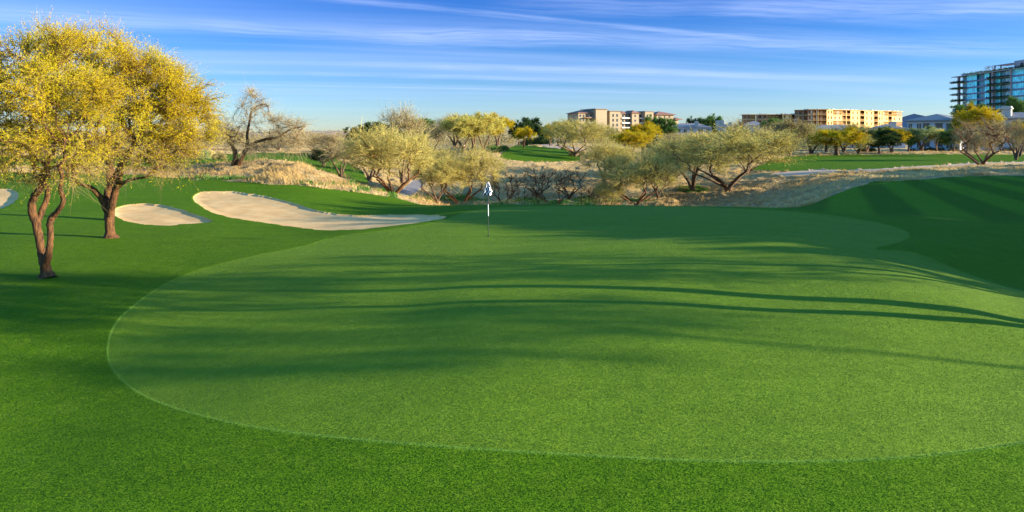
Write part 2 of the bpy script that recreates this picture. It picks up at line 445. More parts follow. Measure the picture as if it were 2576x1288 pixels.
def sand_material():
    m, t, p = principled('bunker_sand', 0.9, 0.1)
    pos = t.n('ShaderNodeNewGeometry').outputs['Position']
    f = t.noise(pos, 1.1, 5, 0.6); h = t.noise(pos, 7, 5, 0.7)
    a = t.mix(t.ss(f, 0.3, 0.7), (0.50, 0.30, 0.115), (0.60, 0.39, 0.165))
    a = t.mix(t.math('MULTIPLY', t.ss(h, 0.5, 0.75), 0.4), a, (0.38, 0.24, 0.11))
    t.l(a, p.inputs['Base Color'])
    b = t.n('ShaderNodeBump', ins={'Height': t.math('ADD', f, t.math('MULTIPLY', h, 0.4)), 'Strength': 0.3, 'Distance': 0.05})
    t.l(b.outputs[0], p.inputs['Normal'])
    return m
M_sand = sand_material()
M_dirt = simple('path_dirt', (0.44, 0.30, 0.19), 0.95, 0.1, 0.25, 0.6, 0.6)
M_cart = simple('path_asphalt', (0.16, 0.15, 0.15), 0.9, 0.2, 0.15, 0.8, 0.2)

# weeds grow where the wash is damp, just behind the putting green and under some trees
weed = np.zeros_like(PX)
for (wx, wy, rx, ry) in ((1140, 500, 90, 9), (1235, 512, 110, 5), (1330, 507, 60, 8), (1380, 514, 80, 4), (1470, 512, 70, 5), (1520, 508, 40, 5), (1740, 478, 45, 7), (1590, 508, 60, 4),
                         (330, 452, 120, 6), (560, 447, 120, 5), (850, 464, 60, 4), (930, 480, 50, 4), (1010, 495, 50, 4), (1248, 372, 22, 10), (1480, 500, 40, 8), (800, 462, 60, 4)):
    weed = np.maximum(weed, np.exp(-((PX - wx) / rx) ** 2 - ((PY - wy) / ry) ** 2) * (Sg > 9.0))

def ground_part(name, sel, mat, **kw):
    q = Q[sel]; used, inv = np.unique(q, return_inverse=True)
    v = V.reshape(-1, 3)[used]
    me = mesh_np(name, v, inv.reshape(-1, 4), [mat], smooth=True)
    for nm, arr in (('stripe', stripe), ('edge', tilt), ('weed', weed)):
        a = me.attributes.new(nm, 'FLOAT', 'POINT'); a.data.foreach_set('value', arr.reshape(-1)[used].astype(np.float32))
    o = link(name, me)
    tag(o, kind='structure', **kw)
    return o
ground_part('ground', fc == 0, M_rough)
ground_part('fairway', fc == 1, M_turf)
ground_part('putting_green', fc == 2, M_green)
for i in range(3): ground_part('sand_bunker', fc == 3 + i, M_sand)
ground_part('dirt_path', fc == 6, M_dirt)
ground_part('cart_path', fc == 7, M_cart)

# ------------------------------------------------------------------ dry grass, weeds: uncountable, one object each
def tuft_mesh(P, hgt, blades, width, lean, mats, tint):
    """P (n,3) tuft feet; every tuft a fan of thin blades"""
    N = len(P); B = blades
    base = np.repeat(P, B, 0) + np.concatenate([rng.normal(0, .09, (N * B, 2)), np.zeros((N * B, 1))], 1)
    h = np.repeat(hgt, B) * rng.uniform(.5, 1.15, N * B)
    th = rng.uniform(0, 2 * math.pi, N * B)
    ln = rng.normal(0, lean, (N * B, 2)) + np.array([-.12, .03])
    side = np.stack([np.cos(th), np.sin(th), np.zeros_like(th)], 1) * width
    mid = base + np.stack([ln[:, 0] * h * .45, ln[:, 1] * h * .45, h * .6], 1)
    top = base + np.stack([ln[:, 0] * h * 1.25, ln[:, 1] * h * 1.25, h], 1)
    base = base - np.array([0, 0, .08])
    v = np.stack([base - side, base + side, mid + side * .8, mid - side * .8, top + side * .15, top - side * .15], 1)
    q = (np.arange(N * B) * 6)[:, None, None] + np.array([[0, 1, 2, 3], [3, 2, 4, 5]])[None]
    tt = np.repeat(np.clip(np.repeat(tint, B) + rng.normal(0, .12, N * B), 0, 1), 6)
    return mesh_np('tufts', v.reshape(-1, 3), q.reshape(-1, 4), mats, tint=tt)
def tint_material(name, cols, transl=0.3, rough=0.7, objvar=0.0):
    m = bpy.data.materials.new(name); m.use_nodes = True
    t = NT(m.node_tree); m.node_tree.nodes.clear()
    a = t.n('ShaderNodeAttribute', attribute_name='tint').outputs['Fac']
    if objvar:
        oi = t.n('ShaderNodeObjectInfo').outputs['Random']
        a = t.math('ADD', a, t.math('MULTIPLY', t.math('SUBTRACT', oi, 0.5), objvar), clamp=True)
    cr = t.n('ShaderNodeValToRGB', ins={0: a})
    e = cr.color_ramp.elements
    while len(e) < len(cols): e.new(0.5)
    for i, c in enumerate(cols):
        e[i].position = i / (len(cols) - 1); e[i].color = (*c, 1)
    d = t.n('ShaderNodeBsdfDiffuse', ins={'Color': cr.outputs[0], 'Roughness': 0.5})
    tr = t.n('ShaderNodeBsdfTranslucent', ins={'Color': cr.outputs[0]})
    mx = t.n('ShaderNodeMixShader', ins={0: transl, 1: d.outputs[0], 2: tr.outputs[0]})
    o = t.n('ShaderNodeOutputMaterial', ins={0: mx.outputs[0]})
    return m
M_straw = tint_material('straw', [(0.32, 0.20, 0.07), (0.58, 0.40, 0.15), (0.72, 0.55, 0.25)], 0.3)
M_weed = tint_material('weed_leaf', [(0.05, 0.14, 0.02), (0.12, 0.26, 0.04), (0.22, 0.30, 0.06)], 0.3)
cell = np.stack([Xg, Yg, Zg], -1)[:-1, :-1].reshape(-1, 3)
area = np.abs((Xg[1:, :-1] - Xg[:-1, :-1]) * (Yg[:-1, 1:] - Yg[:-1, :-1])).reshape(-1)
pxc = PX[:-1, :-1].reshape(-1); pyc = PY[:-1, :-1].reshape(-1); sc_ = Sg[:-1, :-1].reshape(-1); ycel = Yg[:-1, :-1].reshape(-1)
vis = (pxc > -160) & (pxc < 2720) & (ycel < 175)
patch = np.clip(vnoise(cell[:, 0] * .4, cell[:, 1] * .4, 40) * 2.2 + .75, .05, 1)
wgt = np.where((fc == 0) & vis, area * patch * np.clip(70 / ycel, .3, 1.3) ** 1.6, 0)
NT_ = 42000
ch = rng.choice(len(cell), NT_, p=wgt / wgt.sum())
P = cell[ch] + np.concatenate([rng.uniform(-.15, .15, (NT_, 2)), np.zeros((NT_, 1))], 1)
tn = np.clip(.5 + vnoise(P[:, 0] * .3, P[:, 1] * .3, 41) * 1.1, 0, 1)
hg = rng.uniform(.12, .34, NT_) * (1 + vnoise(P[:, 0] * .2, P[:, 1] * .2, 42))
o = link('dry_grass', tuft_mesh(P, hg, 6, .017, .55, [M_straw], tn))
tag(o, 'straw coloured dry grass tufts covering the rough mounds', 'grass', kind='stuff')
wgt = np.where((fc == 0) & vis, area * np.clip(weed.reshape(len(xs), nr)[:-1, :-1].reshape(-1) - .25, 0, 1), 0)
NW = 5000
ch = rng.choice(len(cell), NW, p=wgt / wgt.sum())
P = cell[ch] + np.concatenate([rng.uniform(-.2, .2, (NW, 2)), np.zeros((NW, 1))], 1)
o = link('green_weeds', tuft_mesh(P, rng.uniform(.10, .30, NW), 6, .03, .6, [M_weed], rng.random(NW)))
tag(o, 'bright green weeds growing along the edges of the dry rough', 'weeds', kind='stuff')

# ------------------------------------------------------------------ trees
def bark(name, a, b):
    m, t, p = principled(name, 0.85, 0.15)
    g = t.n('ShaderNodeTexCoord').outputs['Object']
    mp = t.n('ShaderNodeMapping', ins={'Vector': g, 'Scale': (9, 9, 1.6)})
    f = t.noise(mp.outputs[0], 1.6, 6, 0.7)
    t.l(t.mix(t.ss(f, .3, .7), a, b), p.inputs['Base Color'])
    bn = t.n('ShaderNodeBump', ins={'Height': f, 'Strength': 1.0, 'Distance': 0.05})
    t.l(bn.outputs[0], p.inputs['Normal'])
    return m
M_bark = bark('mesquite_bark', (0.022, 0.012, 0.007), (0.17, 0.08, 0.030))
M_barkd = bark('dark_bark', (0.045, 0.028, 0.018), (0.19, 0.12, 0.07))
LEAF = {
 'gold':  tint_material('gold_leaf', [(0.28, 0.18, 0.015), (0.52, 0.37, 0.010), (0.64, 0.51, 0.016), (0.42, 0.43, 0.035)], 0.35, objvar=.1),
 'pale':  tint_material('pale_leaf', [(0.50, 0.40, 0.09), (0.62, 0.53, 0.11), (0.66, 0.60, 0.14), (0.58, 0.54, 0.13)], 0.38, objvar=.2),
 'olive': tint_material('olive_leaf', [(0.28, 0.20, 0.09), (0.38, 0.31, 0.11), (0.44, 0.39, 0.14)], 0.3, objvar=.3),
 'bare':  tint_material('dry_leaf', [(0.44, 0.35, 0.14), (0.55, 0.46, 0.17), (0.62, 0.54, 0.19)], 0.3, objvar=.3),
 'green': tint_material('green_leaf', [(0.05, 0.11, 0.025), (0.10, 0.19, 0.04), (0.20, 0.29, 0.07)], 0.3, objvar=.3),
 'palegreen': tint_material('palegreen_leaf', [(0.16, 0.22, 0.08), (0.26, 0.33, 0.12), (0.36, 0.42, 0.16)], 0.3, objvar=.3),
 'dark':  tint_material('dark_leaf', [(0.022, 0.045, 0.015), (0.045, 0.085, 0.025), (0.09, 0.13, 0.045)], 0.25, objvar=.3)}
TWIG = {
 'gold': tint_material('gold_twig', [(0.07, 0.045, 0.025), (0.30, 0.22, 0.10)], 0.05),
 'pale': tint_material('pale_twig', [(0.34, 0.27, 0.09), (0.54, 0.46, 0.15)], 0.05),
 'bare': tint_material('bare_twig', [(0.22, 0.16, 0.09), (0.46, 0.37, 0.19)], 0.05),
 'dark': tint_material('dark_twig', [(0.05, 0.04, 0.03), (0.12, 0.10, 0.06)], 0.05)}
TWIG.update(olive=TWIG['bare'], green=TWIG['dark'], palegreen=TWIG['pale'])

def nrm(v): return v / (np.linalg.norm(v, axis=-1, keepdims=True) + 1e-9)
class Tubes:
    def __init__(s): s.v = []; s.q = []; s.n = 0
    def add(s, pts, rad, sides):
        pts = np.asarray(pts, float); rad = np.asarray(rad, float); m = len(pts)
        d = nrm(np.gradient(pts, axis=0))
        ref = np.array([0.31, 0.94, 0.1]) if abs(d[0][1]) < .9 else np.array([1., 0, 0])
        a = nrm(np.cross(d, ref)); b = np.cross(d, a)
        th = np.arange(sides) * 2 * math.pi / sides
        ring = pts[:, None] + rad[:, None, None] * (a[:, None] * np.cos(th)[None, :, None] + b[:, None] * np.sin(th)[None, :, None])
        s.v.append(ring.reshape(-1, 3))
        i = np.arange(m - 1)[:, None] * sides + np.arange(sides)[None]
        j = np.arange(m - 1)[:, None] * sides + (np.arange(sides)[None] + 1) % sides
        s.q.append((np.stack([i, j, j + sides, i + sides], -1) + s.n).reshape(-1, 4)); s.n += m * sides
    def get(s): return np.concatenate(s.v), np.concatenate(s.q)
def bez(p0, p1, d0, d1, m, jit):
    L = np.linalg.norm(p1 - p0); t = np.linspace(0, 1, m)[:, None]
    c0 = p0 + d0 * L * .38; c1 = p1 - d1 * L * .30
    P = (1-t)**3 * p0 + 3*(1-t)**2*t*c0 + 3*(1-t)*t*t*c1 + t**3 * p1
    j = rng.normal(0, jit * L, (m, 3)); j[0] = 0; j[-1] = 0
    return P + j
def build_tree(stems, lobes, ntarget, r_tip=.012, curl=.035, strands=9, slen=.8, swid=.006, leaves=10, leaf=.045, up=.5, droop=.25,
               spread=.8, base_r=.2, shell=.45, pexp=.47, sides0=10, clump=.5, bare_below=None):
    """stems: polylines [(x,y,z,r)..]; lobes: crown volumes (cx,cy,cz,rx,ry,rz,weight)"""
    W = np.array([l[6] for l in lobes], float); W /= W.sum()
    which = rng.choice(len(lobes), ntarget, p=W)
    Lb = np.array([l[:6] for l in lobes], float)[which]
    d = nrm(rng.normal(0, 1, (ntarget, 3))); rr = rng.random(ntarget) ** shell
    T = Lb[:, :3] + d * Lb[:, 3:6] * rr[:, None]
    # break the crown into clumps with gaps between
    nc = max(6, ntarget // 14); cc = T[rng.choice(ntarget, nc, replace=False)]
    k = np.argmin(((T[:, None] - cc[None]) ** 2).sum(-1), 1)
    T = T + (cc[k] - T) * clump * .5
    tub = Tubes(); ends = []
    tips = []
    for st in stems:
        st = np.array(st, float)
        m = len(st); tt = np.linspace(0, m - 1, (m - 1) * 5 + 1)
        mm = pslopes(np.arange(m)[:, None] * np.ones((1, 4)), st)
        i = np.minimum(tt.astype(int), m - 2); f = (tt - i)[:, None]
        P = hermite(0., 1., st[i], st[i + 1], mm[i], mm[i + 1], f)
        rad = P[:, 3] * (1 + rng.normal(0, .035, len(P)))
        tub.add(P[:, :3] + rng.normal(0, .008, (len(P), 3)), rad, sides0)
        if rad[-1] < base_r * .9 or len(stems) == 1:
            tips.append((P[-1, :3], nrm(P[-1, :3] - P[-3, :3]), P[-1, 3]))
    tp = np.array([t[0] for t in tips]); td = np.array([t[1] for t in tips])
    rel = T[:, None] - tp[None]; dist = np.linalg.norm(rel, axis=-1)
    cosang = (rel * td[None]).sum(-1) / (dist + 1e-6)
    own = np.argmin(dist * (1.6 - cosang), 1)
    def rec(pos, dr, ids, r, depth):
        ns = len(ids)
        if ns == 0: return
        if ns <= 2 or depth > 11:
            for i in ids:
                e = T[i]; m = 5
                P = bez(pos, e, dr, nrm(e - pos + np.array([0, 0, .2])), m, curl)
                tub.add(P, np.linspace(min(r, .03), r_tip * .6, m), 3)
                ends.append((i, nrm(e - P[-2])))
            return
        c = T[ids].mean(0); v = c - pos; L = np.linalg.norm(v)
        f = rng.uniform(.36, .52) if ns > 5 else rng.uniform(.45, .65)
        q = pos + v * f + rng.normal(0, .06, 3) * L
        d1 = nrm(nrm(v) + dr * .3 + np.array([0, 0, .12]))
        rel = T[ids] - q
        u, s_, vt = np.linalg.svd(rel - rel.mean(0), full_matrices=False)
        pr = rel @ vt[0]
        cut = np.quantile(pr, rng.uniform(.33, .67))
        A = ids[pr <= cut]; B = ids[pr > cut]
        r1 = max(r_tip, r * .86)
        m = 7 if r > .03 else 5
        P = bez(pos, q, dr, d1, m, curl)
        tub.add(P, np.linspace(r, r1, m), 8 if r > .07 else (6 if r > .03 else 4))
        for G in (A, B):
            if len(G):
                rg = max(r_tip, r1 * (len(G) / ns) ** pexp)
                gd = nrm(T[G].mean(0) - q)
                rec(q, nrm(d1 * .65 + gd * .6), G, rg, depth + 1)
    for j, (p, d_, r_) in enumerate(tips):
        ids = np.where(own == j)[0]
        # two or three limbs leave each stem tip
        if len(ids): rec(p, d_, ids, r_, 0)
    tv, tq = tub.get()
    # fine twigs with leaves
    E = T[[e[0] for e in ends]]; ED = np.array([e[1] for e in ends]); n_e = len(E)
    ctr = np.average(Lb[:, :3], axis=0); outw = nrm(E - ctr)
    sd = np.repeat(nrm(ED + outw * .7 + np.array([0, 0, up])), strands, 0)
    s0 = np.repeat(E, strands, 0) - np.repeat(ED, strands, 0) * rng.uniform(0, .35, (n_e * strands, 1)) * slen
    sd = nrm(sd + rng.normal(0, spread * .6, sd.shape))
    L = slen * rng.uniform(.35, 1.15, (len(sd), 1))
    kk = 4; t = np.linspace(0, 1, kk)
    bend = rng.normal(0, .22, sd.shape) + np.array([0, 0, -droop])
    SP = s0[:, None] + (sd * L)[:, None] * t[None, :, None] + (bend * L)[:, None] * (t ** 2)[None, :, None]
    side = nrm(np.cross(sd, rng.normal(0, 1, sd.shape)))
    wv = swid * (1 - t * .75)
    A_ = SP - side[:, None] * wv[None, :, None]; B_ = SP + side[:, None] * wv[None, :, None]
    ns = len(sd)
    rv = np.stack([A_, B_], 2).reshape(-1, 3)            # ns,kk,2
    b0 = (np.arange(ns) * kk * 2)[:, None] + (np.arange(kk - 1) * 2)[None]
    rq = np.stack([b0, b0 + 1, b0 + 3, b0 + 2], -1).reshape(-1, 4)
    ctint = rng.random(nc)[k[[e[0] for e in ends]]] if n_e else np.zeros(0)
    stint = np.repeat(ctint, strands)
    rt = np.repeat(np.clip(stint * .5 + rng.random(ns) * .5, 0, 1), kk * 2)
    if leaves:
        u = rng.uniform(.12, 1.02, (ns, leaves))
        lp = s0[:, None] + (sd * L)[:, None] * u[..., None] + (bend * L)[:, None] * (u ** 2)[..., None]
        lp = lp.reshape(-1, 3) + rng.normal(0, leaf * .7, (ns * leaves, 3))
        a = nrm(rng.normal(0, 1, lp.shape)); b = nrm(np.cross(a, rng.normal(0, 1, lp.shape)))
        sz = leaf * rng.uniform(.6, 1.3, (len(lp), 1))
        lv = np.stack([lp - a * sz, lp - b * sz * .5, lp + a * sz, lp + b * sz * .5], 1).reshape(-1, 3)
        if bare_below:      # the lowest twigs carry few leaves
            zz = lp[:, 2] + rng.normal(0, .25, len(lp))
            keep = rng.random(len(lp)) < np.clip((zz - bare_below[0]) / (bare_below[1] - bare_below[0]), .14, 1)
            lv = lv.reshape(-1, 4, 3)[keep].reshape(-1, 3)
        else: keep = np.ones(len(lp), bool)
        lq = np.arange(len(lv)).reshape(-1, 4) + len(rv)
        #.reshape(-1, 4) + len(rv)
        lt = np.repeat(np.clip(np.repeat(stint, leaves) * .55 + rng.random(len(lp)) * .45, 0, 1)[keep], 4)
        cv = np.concatenate([rv, lv]); cq = np.concatenate([rq, lq]); ct = np.concatenate([rt, lt])
        mi = np.concatenate([np.zeros(len(rq), int), np.ones(len(lq), int)])
    else:
        cv, cq, ct, mi = rv, rq, rt, np.zeros(len(rq), int)
    return (tv, tq), (cv, cq, ct, mi)

def tree_object(name, label, cat, data, kind, loc, barkm=None, group=None, scale=(1, 1, 1), rz=0.0, flip=False):
    (tv, tq), (cv, cq, ct, mi) = data
    root = empty(name, loc, rz); root.scale = scale
    t_me = mesh_np('trunk', tv, tq, [barkm or M_bark], smooth=True)
    c_me = mesh_np('crown', cv, cq, [TWIG[kind], LEAF[kind]], mi=mi, tint=ct)
    link('trunk', t_me, root); link('crown', c_me, root)
    tag(root, label, cat, group)
    return root

def hero_stem_root(px, Y): return at(px, Y)
def P3(px, py, Y, base):
    """a point of a tree seen in direction (px,py) at distance Y, relative to the tree's foot"""
    return ((px - 1288) / F * Y - base[0], Y - base[1], CAMZ - (py - HY) * Y / F - base[2])
def stem(base, pts):
    return [(*P3(px, py, Y, base), r * .84) for px, py, Y, r in pts]

rng = np.random.default_rng(21)
# --- near left tree with two stems
Y1 = 19.7; b1 = at(118, Y1)
st1 = [stem(b1, [(119, 702, Y1, .34), (116, 680, Y1, .18), (108, 652, Y1, .155), (100, 610, Y1 + .05, .13), (92, 565, Y1 + .1, .14), (80, 528, Y1 + .1, .13), (84, 500, Y1, .12), (98, 480, Y1 - .1, .11)]),
       stem(b1, [(114, 668, Y1 - .05, .15), (122, 640, Y1 - .2, .12), (127, 600, Y1 - .3, .10), (126, 560, Y1 - .3, .10), (133, 545, Y1 - .3, .115), (148, 528, Y1 - .4, .085), (160, 505, Y1 - .5, .08), (152, 478, Y1 - .6, .07), (155, 455, Y1 - .7, .06)]),
       stem(b1, [(92, 560, Y1 + .1, .11), (106, 530, Y1 + .3, .10), (118, 500, Y1 + .5, .09), (120, 470, Y1 + .7, .08)])]
def Lobe(px, py, Y, base, rx, ry, rz, wgt):
    p = P3(px, py, Y, base); return (*p, rx, ry, rz, wgt)
lb1 = [Lobe(115, 235, Y1, b1, 2.3, 2.3, 2.0, 6), Lobe(20, 330, Y1, b1, 2.2, 2.1, 1.7, 4), Lobe(210, 330, Y1 - .3, b1, 1.7, 1.8, 1.5, 2.5), Lobe(190, 190, Y1 + .2, b1, 1.6, 1.8, 1.35, 3),
       Lobe(60, 420, Y1 - .6, b1, 1.6, 1.6, .5, 1.5), Lobe(170, 430, Y1 - .3, b1, 1.5, 1.6, .4, 1.2), Lobe(-70, 240, Y1, b1, 1.5, 1.6, 1.5, 2), Lobe(10, 190, Y1 + .3, b1, 1.6, 1.6, 1.1, 2.6), Lobe(160, 130, Y1, b1, 1.2, 1.4, .8, 1.4), Lobe(110, 300, Y1, b1, 2.4, 2.2, 1.5, 2)]
tree_object('mesquite_tree', 'nearest golden leaved tree, with a bent double trunk on the lawn at far left', 'tree',
            build_tree(st1, lb1, 900, r_tip=.011, curl=.05, strands=10, slen=.75, swid=.005, leaves=28, leaf=.0165, up=.45, droop=.15, base_r=.3, shell=.42, clump=.8, bare_below=(2.7, 4.3)), 'gold', b1)
rng = np.random.default_rng(33)
# --- second left tree, three limbs
Y2 = 27.3; b2 = at(276, Y2)
st2 = [stem(b2, [(278, 602, Y2, .50), (277, 585, Y2, .22), (275, 550, Y2, .20), (272, 525, Y2, .20), (270, 505, Y2, .17), (272, 480, Y2 + .1, .17), (280, 458, Y2 + .3, .15), (292, 440, Y2 + .4, .12)]),
       stem(b2, [(270, 530, Y2 - .1, .19), (258, 503, Y2 - .2, .15), (240, 482, Y2 - .4, .12), (225, 470, Y2 - .6, .10), (205, 465, Y2 - .8, .08)]),
       stem(b2, [(276, 540, Y2 - .1, .19), (284, 505, Y2 - .3, .17), (290, 478, Y2 - .4, .15), (300, 452, Y2 - .6, .13), (304, 430, Y2 - .7, .11)]),
       stem(b2, [(288, 500, Y2 - .2, .12), (298, 470, Y2 - .4, .10), (330, 452, Y2 - .8, .07), (365, 446, Y2 - 1.1, .05)])]
lb2 = [Lobe(300, 270, Y2, b2, 3.0, 2.8, 2.4, 5), Lobe(420, 280, Y2, b2, 2.0, 2.4, 2.1, 3.6), Lobe(245, 160, Y2 + .5, b2, 2.0, 2.2, 1.5, 2.4), Lobe(360, 190, Y2, b2, 1.7, 1.9, 1.2, 2.0), Lobe(180, 340, Y2, b2, 1.8, 2.2, 1.6, 1.5),
       Lobe(350, 390, Y2 - .8, b2, 2.2, 2.2, .7, 1.8), Lobe(448, 300, Y2 - .2, b2, 1.4, 1.8, 1.6, 2.4), Lobe(432, 400, Y2 - .4, b2, 1.4, 1.6, .6, 1.2)]
tree_object('mesquite_tree', 'golden leaved tree with three thick orange brown limbs left of the sand bunkers', 'tree',
            build_tree(st2, lb2, 1150, r_tip=.013, curl=.05, strands=10, slen=.95, swid=.006, leaves=24, leaf=.0225, up=.4, droop=.2, base_r=.4, shell=.42, clump=.8, bare_below=(2.9, 4.8)), 'gold', b2)
# --- feathery paler tree rising behind the two
Y2b = 33.0; b2b = at(273, Y2b)
lb2b = [Lobe(375, 180, Y2b, b2b, 1.3, 1.4, 1.2, 2), Lobe(150, 150, Y2b, b2b, 2.0, 1.8, 1.6, 3), Lobe(270, 230, Y2b, b2b, 2.6, 2.2, 2.0, 3), Lobe(440, 210, Y2b, b2b, 1.1, 1.2, 1.0, 1)]
tree_object('palo_verde_tree', 'feathery pale green crown rising behind the two golden trees', 'tree',
            build_tree([[(0, 0, -.2, .25), (.1, 0, 1.5, .2), (-.1, .2, 3.2, .17), (0, 0, 4.4, .13)]], lb2b, 300, strands=14, slen=.9, swid=.005, leaves=9, leaf=.02, up=.7, droop=.1, base_r=.3), 'palegreen', b2b)
# --- tree on the straw mound: half bare, with a long right arm and hanging twigs
Y3 = 55.0; b3 = at(594, Y3)
st3 = [stem(b3, [(590, 432, Y3, .36), (588, 415, Y3, .27), (592, 400, Y3, .24), (592, 385, Y3, .22), (586, 370, Y3, .17), (575, 355, Y3, .13)]),
       stem(b3, [(596, 425, Y3, .27), (604, 405, Y3 - .2, .24), (614, 385, Y3 - .3, .22), (622, 368, Y3 - .3, .18), (622, 340, Y3, .13), (628, 305, Y3, .11), (632, 282, Y3, .10), (645, 268, Y3, .08), (668, 262, Y3, .05)]),
       stem(b3, [(618, 375, Y3 - .3, .17), (640, 360, Y3 - .4, .15), (670, 350, Y3 - .5, .13), (700, 345, Y3 - .5, .12), (715, 335, Y3 - .5, .10), (740, 322, Y3 - .5, .08), (765, 318, Y3 - .5, .05)])]
lb3 = [Lobe(590, 330, Y3, b3, 2.4, 2.2, 1.3, 4), Lobe(640, 270, Y3, b3, 1.6, 1.6, 1.3, 2.4), Lobe(545, 320, Y3, b3, 1.3, 1.4, 1.2, 1.5), Lobe(720, 320, Y3 - .5, b3, 2.0, 1.6, 1.1, 3), Lobe(735, 362, Y3 - .5, b3, 1.5, 1.4, .6, 2.0),
       Lobe(640, 370, Y3 - .5, b3, 1.8, 1.4, .5, 1.5), Lobe(630, 232, Y3, b3, .5, .5, .6, .6)]
tree_object('mesquite_tree', 'half bare forked tree with a long drooping right arm on the straw mound', 'tree',
            build_tree(st3, lb3, 560, r_tip=.013, curl=.06, strands=11, slen=1.4, swid=.007, leaves=1, leaf=.026, up=.5, droop=.5, base_r=.5, shell=.5), 'bare', b3)

rng = np.random.default_rng(5)
# --- masters for all the other trees (each about 6 m tall)
def multi_stems(k, r, spread, h0, lean=0.0):
    out = []
    a0 = rng.uniform(0, 6.28)
    for i in range(k):
        a = a0 + i * 2 * math.pi / k + rng.uniform(-.4, .4); s = spread * rng.uniform(.7, 1.2); h = h0 * rng.uniform(.85, 1.2)
        out.append([(0, 0, -.25, r * 1.25), (math.cos(a) * .06, math.sin(a) * .06, .25, r), (math.cos(a) * s * .35, math.sin(a) * s * .35, h * .45, r * .78),
                    (math.cos(a) * s * .8, math.sin(a) * s * .8, h * .8, r * .62), (math.cos(a) * s * 1.15, math.sin(a) * s * 1.15, h, r * .5)])
    return out
def wide_lobes(w, h, zc, nl):
    out = [(0, 0, zc, w * .30, w * .30, h * .5, 3)]
    for i in range(nl):
        a = i * 2 * math.pi / nl + rng.uniform(-.3, .3); q = w * .25
        out.append((math.cos(a) * q, math.sin(a) * q, zc + rng.uniform(-.3, .25) * h * .5, w * rng.uniform(.19, .27), w * rng.uniform(.19, .27), h * rng.uniform(.33, .45), 2))
    return out
MAST = {}
def master(key, *a, **k): MAST[key] = build_tree(*a, **k)
for v in (0, 1, 2):
    master(('spread', v), multi_stems(5, .115, 1.2, 1.5), wide_lobes(6.6, 4.2, 3.6, 7), 340, strands=15, slen=1.05, swid=.011, leaves=4, leaf=.032, up=1.1, droop=.1, curl=.05, base_r=.5, clump=.55)
for v in (0, 1):
    master(('round', v), multi_stems(2, .19, .5, 2.0), wide_lobes(5.6, 3.6, 3.9, 6), 330, strands=10, slen=.75, swid=.010, leaves=11, leaf=.052, up=.4, droop=.2, curl=.04, base_r=.5, clump=.7)
for v in (0, 1, 2):
    master(('bare', v), multi_stems(4, .12, 1.2, 1.6), wide_lobes(6.2, 4.2, 3.6, 6), 85, r_tip=.036, strands=6, slen=.75, swid=.012, leaves=0, up=.8, droop=0, curl=.10, base_r=.5, pexp=.40)
for v in (0, 1):
    master(('twiggy', v), multi_stems(3, .15, .8, 2.0), wide_lobes(5.6, 4.2, 3.9, 6), 260, strands=12, slen=1.1, swid=.011, leaves=3, leaf=.04, up=.8, droop=.0, curl=.06, base_r=.5)
for v in (0, 1):
    master(('dense', v), multi_stems(1, .2, .1, 1.4), wide_lobes(5.0, 4.6, 3.5, 7), 360, strands=9, slen=.6, swid=.010, leaves=16, leaf=.075, up=.3, droop=.1, base_r=.5, clump=.7)
DIM = {}
MESH = {}
def master_meshes(key, kind, bk):
    if (key, kind, bk) not in MESH:
        (tv, tq), (cv, cq, ct, mi) = MAST[key]
        z = cv[:, 2]; x = cv[:, 0]; y = cv[:, 1]
        DIM[key] = (np.quantile(z, .995), np.quantile(x, .985) - np.quantile(x, .015))
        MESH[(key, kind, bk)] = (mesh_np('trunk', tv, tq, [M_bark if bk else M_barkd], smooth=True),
                             mesh_np('crown', cv, cq, [TWIG[kind], LEAF[kind]], mi=mi, tint=ct))
    return MESH[(key, kind, bk)]
def plant(shape, kind, px, Y, top, width, label, name='tree', group=None, rz=None, light=False, X=None, z=None, h=None, wm=None):
    """tree whose foot is seen at column px at distance Y, crown top at row top, crown width in picture units"""
    tm, cm = master_meshes(shape, kind, light or shape[0] == 'bare')
    x, y, zz = at(px, Y) if X is None else (X, Y, gz(X, Y))
    if z is not None: zz = z
    if h is None: h = (CAMZ - (top - HY) * Y / F) - zz; wm = width * Y / F
    H, Wd = DIM[shape]
    root = empty(name, (x, y, zz), rng.uniform(0, 6.28) if rz is None else rz)
    root.scale = (wm / Wd, wm / Wd, h / H)
    link('trunk', tm, root); link('crown', cm, root)
    tag(root, label, 'tree', group)
    return root
G1 = 'trees standing in the dry wash behind the putting green'
G2 = 'trees along the far fairway and in front of the grey condominiums'
G3 = 'trees on the far skyline'
G4 = 'trees on the straw hill across the wash'
MQ, PV = 'mesquite_tree', 'palo_verde_tree'
s_, r_, b_, t_, d_ = 'spread', 'round', 'bare', 'twiggy', 'dense'
plant((t_, 0), 'olive', 858, 72, 333, 125, 'olive brown tree at the right end of the straw mound', MQ, G1)
plant((s_, 0), 'pale', 990, 63, 316, 225, 'broad pale yellow tree with four spreading limbs beside the cart path', PV, G1, light=True)
plant((t_, 1), 'bare', 1012, 84, 263, 110, 'tall thin twiggy tree poking above the broad pale tree', MQ, G1)
plant((s_, 1), 'pale', 1100, 72, 385, 120, 'low pale tree with dark wishbone trunks just right of the cart path', PV, G1)
plant((s_, 2), 'pale', 1162, 74, 368, 165, 'pale feathery tree left of the flagstick, forked near the ground', PV, G1, light=True)
plant((b_, 0), 'bare', 1268, 76, 420, 100, 'thin leaning bare tree directly behind the checkered flag', MQ, G1)
plant((b_, 1), 'bare', 1292, 74, 455, 50, 'little bare sapling just right of the flag', MQ, G1)
plant((b_, 2), 'bare', 1352, 84, 418, 100, 'bare crooked tree higher up the wash, leaning left', MQ, G1)
plant((b_, 0), 'bare', 1340, 75, 452, 60, 'small bare forked tree between two larger bare ones', MQ, G1)
